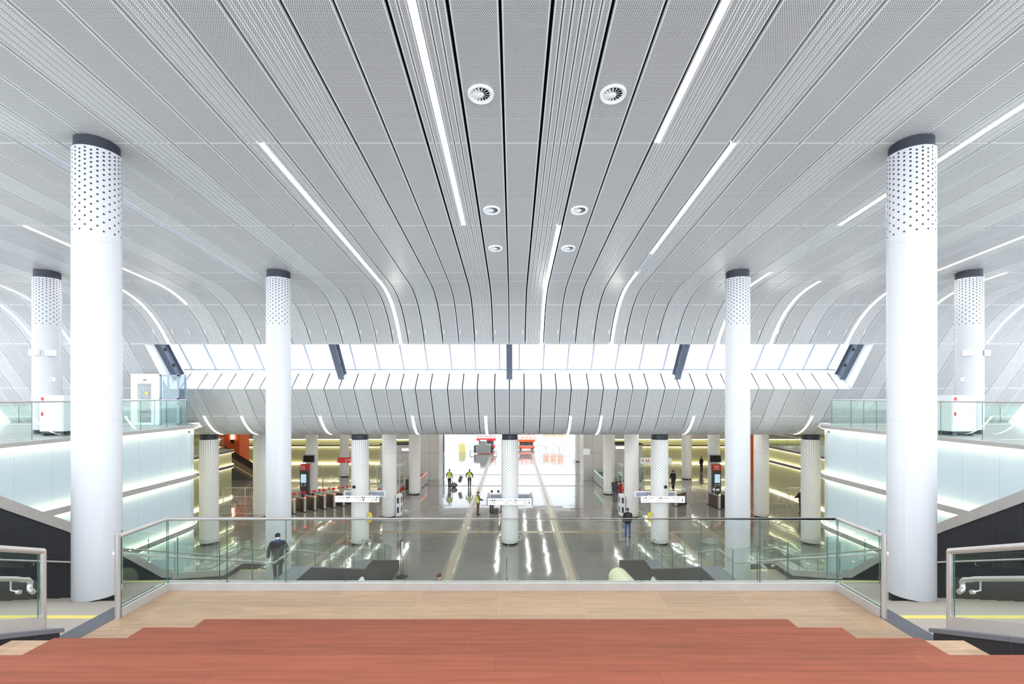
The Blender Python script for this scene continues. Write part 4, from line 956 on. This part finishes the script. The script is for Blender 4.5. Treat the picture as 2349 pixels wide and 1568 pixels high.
def person(label,x,y,z,heading,h=1.75,jacket=None,trousers=None,shoes=None,hair=None,hat=None,hatbrim=False,vest=False,mask=False,scarf=None,legs=(.0,.0),knees=(.05,.05),arms=(.05,-.05),elbows=(.2,.2),lean=0.0,longc=0.0,bulk=1.0,pack=None,spread=(.06,.06),parts_extra=None):
    t=thing('person',label,'person',(x,y,z),heading)
    k=h/1.75
    P=lambda a:Vector(a)*k
    hipz=.93; J={}
    for i,s in((0,-1),(1,1)):
        a,kb=legs[i],knees[i]; hp=Vector((s*.095,0,hipz-.02)); kn=hp+.43*Vector((s*.01,math.sin(a),-math.cos(a))); an=kn+.43*Vector((0,math.sin(a-kb),-math.cos(a-kb)))
        J['hip',i],J['knee',i],J['ank',i]=hp,kn,an
    low=min(J['ank',0].z,J['ank',1].z); dz=.075-low
    for q in list(J): J[q]=J[q]+Vector((0,0,dz))
    pel=Vector((0,0,hipz+dz)); sn=math.sin(lean); cs=math.cos(lean)
    up=lambda d,f=0: pel+Vector((0,sn*d+f,cs*d))
    spine,chest,neck=up(.20),up(.42,.01),up(.56,.0); head0,head1,head2=up(.635,.015),up(.70,.03),up(.775,.02)
    for i,s in((0,-1),(1,1)):
        sh=up(.50)+Vector((s*.172*bulk**.5,0,-.005)); a=arms[i]; el=sh+.29*Vector((s*math.sin(spread[i])*1.6,math.sin(a),-math.cos(a))).normalized(); b=a+elbows[i]; wr=el+.25*Vector((s*.03,math.sin(b),-math.cos(b))).normalized()
        J['sh',i],J['el',i],J['wr',i],J['hd',i]=sh,el,wr,(wr-el).normalized()
    V=[];E=[]
    def add(p,r,par=None):
        V.append((tuple(P(p)),(tuple(q*k for q in r) if isinstance(r,tuple) else r*k))); 
        if par is not None: E.append((par,len(V)-1))
        return len(V)-1
    r0=add(pel,(.135,.10)); a1=add(spine,(.13,.095),r0); a2=add(chest,(.15,.105),a1); a3=add(neck,.055,a2); a4=add(head0,.07,a3); a5=add(head1,(.078,.098),a4); a6=add(head2,(.07,.085),a5)
    for i,s in((0,-1),(1,1)):
        b=add(J['hip',i],.085,r0); b=add(J['knee',i],.055,b); b=add(J['ank',i],.038,b); add(J['ank',i]+Vector((0,.15,-.045)),.03,b)
        b=add(J['sh',i],.06,a2); b=add(J['el',i],.042,b); b=add(J['wr',i],.028,b); d=J['hd',i]; pa=add(J['wr',i]+d*.075,(.038,.016),b)
        for f in range(4):
            o_=Vector((0,(f-1.5)*.018,0)); q=J['wr',i]+d*.11+o_; c=add(q,.0095,pa); c=add(q+d*(.045-.006*abs(f-1.4))+Vector((-s*.008,.004,0)),.0085,c); add(q+d*(.078-.01*abs(f-1.4))+Vector((-s*.028,.008,0)),.007,c)
        c=add(J['wr',i]+d*.05+Vector((-s*.01,.035,0)),.011,pa); add(J['wr',i]+d*.085+Vector((-s*.018,.055,0)),.009,c)
    b=skinmesh('body',V,E,SKIN,t)
    # face details merged into one small part each
    f=lambda dx,dy,dzz: P(head1+Vector((dx,dy,dzz)))
    ey=MB(); 
    for s in(-1,1): q=f(s*.032,.088,.012); ey.sphere(q.x,q.y,q.z,.011*k,.008*k,.008*k,8,6)
    obj('eyes',ey,BLACK,t,True)
    nz=MB(); q=f(0,.100 if not mask else .090,-.022); nz.sphere(q.x,q.y,q.z,.013*k,.018*k,.024*k,8,6); obj('nose',nz,SKIN,t,True)
    er=MB()
    for s in(-1,1): q=f(s*.082,.0,-.005); er.sphere(q.x,q.y,q.z,.012*k,.022*k,.034*k,8,6)
    obj('ears',er,SKIN,t,True)
    if mask:
        q=f(0,.062,-.045); obj('face_mask',MB().sphere(q.x,q.y,q.z,.068*k,.052*k,.056*k,14,8),mat('mask_white',(236,238,242),.6),t,True)
    else:
        q=f(0,.094,-.055); obj('mouth',MB().sphere(q.x,q.y,q.z,.022*k,.006*k,.006*k,8,6),mat('lips',(150,80,74),.6),t,True)
    if hair or hat:
        q=f(0,-.012,.048)
        hm=MB(); n,m_=16,8
        hm.sphere(q.x,q.y,q.z,.094*k,.108*k,.082*k,n,m_); obj('hair' if not hat else 'hat',hm,hat or hair,t,True)
        if hatbrim: q=f(0,.095,.04); obj('hat_brim',MB().sphere(q.x,q.y,q.z,.07*k,.065*k,.012*k,14,6),hat,t,True)
    B=bulk
    def loft(mb,rings,n=20):
        for i,(c,rx,ry) in enumerate(rings): pass
        V2=[tuple(P(c+Vector((rx*math.cos(2*math.pi*j/n),ry*math.sin(2*math.pi*j/n)*cs,-ry*math.sin(2*math.pi*j/n)*sn)))) for c,rx,ry in rings for j in range(n)]
        m2=len(rings); mb.add(V2,[(i*n+j,i*n+(j+1)%n,(i+1)*n+(j+1)%n,(i+1)*n+j) for i in range(m2-1) for j in range(n)]+[tuple(reversed(range(n))),tuple(range((m2-1)*n,m2*n))])
    def mid(p,q,w): return p*(1-w)+q*w
    tr=MB(); loft(tr,[(up(-.09),.12,.10),(up(-.03),.165,.125),(up(.05),.16,.122),(up(.12),.15,.115)])
    for i in(0,1):
        hp,kn,an=J['hip',i],J['knee',i],J['ank',i]
        tr.tube([P(hp+Vector((0,0,.04))),P(mid(hp,kn,.5)),P(kn),P(mid(kn,an,.5)),P(an+Vector((0,0,-.02)))],[.098*k,.086*k,.070*k,.064*k,.060*k],14)
    obj('trousers',tr,trousers,t,True)
    jk=MB(); loft(jk,[(up(-.10-longc),.185*B,.145*B),(up(-.04),.182*B,.142*B),(up(.10),.172*B,.135*B),(up(.26),.182*B,.138*B),(up(.40),.198*B,.140*B),(up(.475),.185*B,.125*B),(up(.525),.125*B,.098*B),(up(.56),.085,.078),(up(.60,.005),.074,.072)])
    for i,sg in((0,-1),(1,1)):
        sh,el,wr=J['sh',i],J['el',i],J['wr',i]
        q=P(sh+Vector((-sg*.012,0,-.022))); jk.sphere(q.x,q.y,q.z,.074*k*B**.5,.074*k*B**.5,.072*k*B**.5,14,10)
        jk.tube([P(sh+Vector((-sg*.02,0,-.02))),P(sh+Vector((sg*.012,0,-.05))),P(mid(sh,el,.5)),P(el),P(mid(el,wr,.5)),P(wr+J['hd',i]*.005)],[.060*k*B,.072*k*B,.066*k*B,.060*k*B,.052*k*B,.046*k],14)
    jo=obj('jacket',jk,jacket,t,True)
    if vest:
        vb=MB(); loft(vb,[(up(-.03),.188*B,.150*B),(up(.10),.180*B,.144*B),(up(.26),.190*B,.147*B),(up(.40),.204*B,.149*B),(up(.475),.178*B,.134*B),(up(.525),.130*B,.106*B)])
        vo=obj('hi_vis_vest',vb,HIVIS,t,True)
        bd=MB()
        for d in(.06,.17):
            loft(bd,[(up(d-.02),.192*B,.155*B),(up(d+.02),.192*B,.155*B)])
        obj('reflective_band',bd,mat('reflective_grey',(210,214,214),.3),vo)
    if scarf:
        q=P(neck+Vector((0,.05,-.03))); obj('scarf',MB().sphere(q.x,q.y,q.z,.075*k,.07*k,.085*k,14,8),scarf,t,True)
    if pack:
        q=P(chest+Vector((0,-.18*B,-.08))); obj('backpack',MB().sphere(q.x,q.y,q.z,.15*k,.09*k,.22*k,16,10),pack,t,True)
    sm=MB()
    for i in(0,1):
        q=P(J['ank',i]+Vector((0,.06,-.04))); sm=MB().sphere(q.x,q.y,q.z,.05*k,.13*k,.042*k,14,8); obj('shoe',sm,shoes or BLACK,t,True)
    return t
M=lambda n,c: mat(n,c,.75,noise=.08,scale=14)
navy=M('navy_coat',(30,34,48)); blackc=M('black_cloth',(30,30,34)); jeans=M('blue_jeans',(62,98,150)); redj=M('red_jacket',(204,26,34)); dgrey=M('dark_grey_cloth',(66,66,76)); mgrey=M('mid_grey_cloth',(104,104,110)); brown=M('brown_cloth',(104,86,74)); bluec=M('blue_scarf',(44,84,176)); beret=M('maroon_cap',(92,34,48)); hatb=M('black_cap',(28,28,34)); brownp=M('brown_backpack',(66,54,44))
pi=math.pi
person('man in black cap, white face mask and dark coat coming down the left stairs',PX(637,17.7),17.7,9-te(17.7)-.07,pi+.36,1.80,navy,blackc,hat=hatb,mask=True,scarf=bluec,legs=(.22,-.16),knees=(.1,.25),arms=(-.22,.2),elbows=(.25,.25),longc=.18,bulk=1.18,spread=(.28,.22),hatbrim=True)
person('man in dark jacket, blue jeans and backpack walking away beside the right sign column',7.5,30.0,0,0,1.82,navy,jeans,hair=HAIRD,hat=M('grey_beanie',(58,60,66)),legs=(.14,-.10),knees=(.05,.1),arms=(-.15,.2),elbows=(.3,.3),pack=brownp,spread=(.18,.18),bulk=1.1)
person('grey-haired man in dark jacket and grey trousers standing with a woman in red',8.88,40.3,0,-.7,1.86,dgrey,mgrey,hair=HAIRG,arms=(.1,.1),elbows=(.5,.5),bulk=1.15,longc=.1)
person('woman in red jacket and dark hat standing beside the grey-haired man',9.47,40.6,0,.9,1.62,redj,blackc,hat=hatb,arms=(.1,.2),elbows=(.8,.8),bulk=1.1,longc=.12,mask=True)
person('woman in a black coat walking away past the right sign column',PX(1544,45.4),45.4,0,-.15,1.80,blackc,blackc,hair=HAIRD,legs=(-.25,.25),knees=(.25,.05),arms=(.3,-.2),elbows=(.5,.3),longc=.06)
person('person in navy coat with white mask holding something red, by the rightmost hall column',PX(1838.5,35.9),35.9,0,pi/2+.2,1.85,navy,navy,hat=M('white_cap',(228,228,228)),mask=True,arms=(.5,.5),elbows=(.7,.7),bulk=1.2)
c1=person('cleaner in maroon cap and yellow vest, left of the pair walking at the far floor',PX(1031,46.3),46.3,0,-.25,1.74,mgrey,blackc,hat=beret,vest=True,legs=(.08,-.08),arms=(-.1,.15),elbows=(.2,.3),spread=(.25,.2))
c2=person('cleaner in dark cap and yellow vest walking away with arms spread, by the tactile strip',PX(1077,46.6),46.6,0,0,1.70,blackc,blackc,hat=hatb,vest=True,arms=(.1,-.15),elbows=(.15,.1),spread=(.45,.4),legs=(.04,-.04))
person('worker in yellow vest and brown trousers standing in profile left of the central column',PX(1096.5,35.6),35.6,0,-1.2,1.72,brown,brown,hair=HAIRD,vest=True,arms=(.3,.3),elbows=(1.1,1.1),shoes=blackc)
person('person in dark trousers mostly hidden by the central sign, left of the bucket',PX(1128,36.0),36.0,0,-.5,1.74,blackc,blackc,hair=HAIRD,arms=(.2,.2),elbows=(.5,.5))
person('person in black bending with a pale bag, half hidden by the central column',PX(1151,36.4),36.4,0,1.2,1.70,blackc,blackc,hair=HAIRD,lean=.4,arms=(.6,.6),elbows=(.2,.2))
person('man in a red and black cap whose head shows just above the platform edge',PX(1008,19.0),19.0,0,pi-.5,1.80,dgrey,blackc,hat=M('red_black_cap',(74,34,36)),hatbrim=True,bulk=1.1)
person('distant person in black by the far right column near the fence',PX(1609,56),56,0,.3,1.75,blackc,blackc,hair=HAIRD)
# things the cleaners use
t=thing('dustpan','grey long-handled dustpan held out by the right cleaner','dustpan',(-4.92,46.3,0)); obj('pan',MB().prism([(-.32,.55),(-.12,1.15),(.18,1.05),(.0,.45)],-.05,.05,'y'),mgrey,t); obj('handle',MB().tube([(.02,0,1.08),(.33,.25,.92)],.015,6),STEEL,t)
t=thing('rubbish_bag','dark grey rubbish bag on the floor beside the left cleaner','bag',(PX(1041,46.1),46.1,0)); bg_=MB().sphere(0,0,.24,.36,.3,.26,14,9); obj('bag',bg_,mgrey,t,True); obj('tied_neck',MB().tube([(-.08,0,.45),(-.2,0,.72)],[.05,.02],8),mgrey,t)
t=thing('bucket','dark bucket on the floor left of the central column','bucket',(PX(1138.5,35.9),35.9,0)); obj('pail',MB().lathe([(0,0.01),(.15,.0),(.19,.36),(.17,.36),(.14,.03),(0,.03)],22),brown,t,True); obj('handle',MB().tube([(.19*math.cos(a),0,.36+.16*math.sin(a)) for a in [pi*q/10 for q in range(11)]],.01,6),STEEL,t)
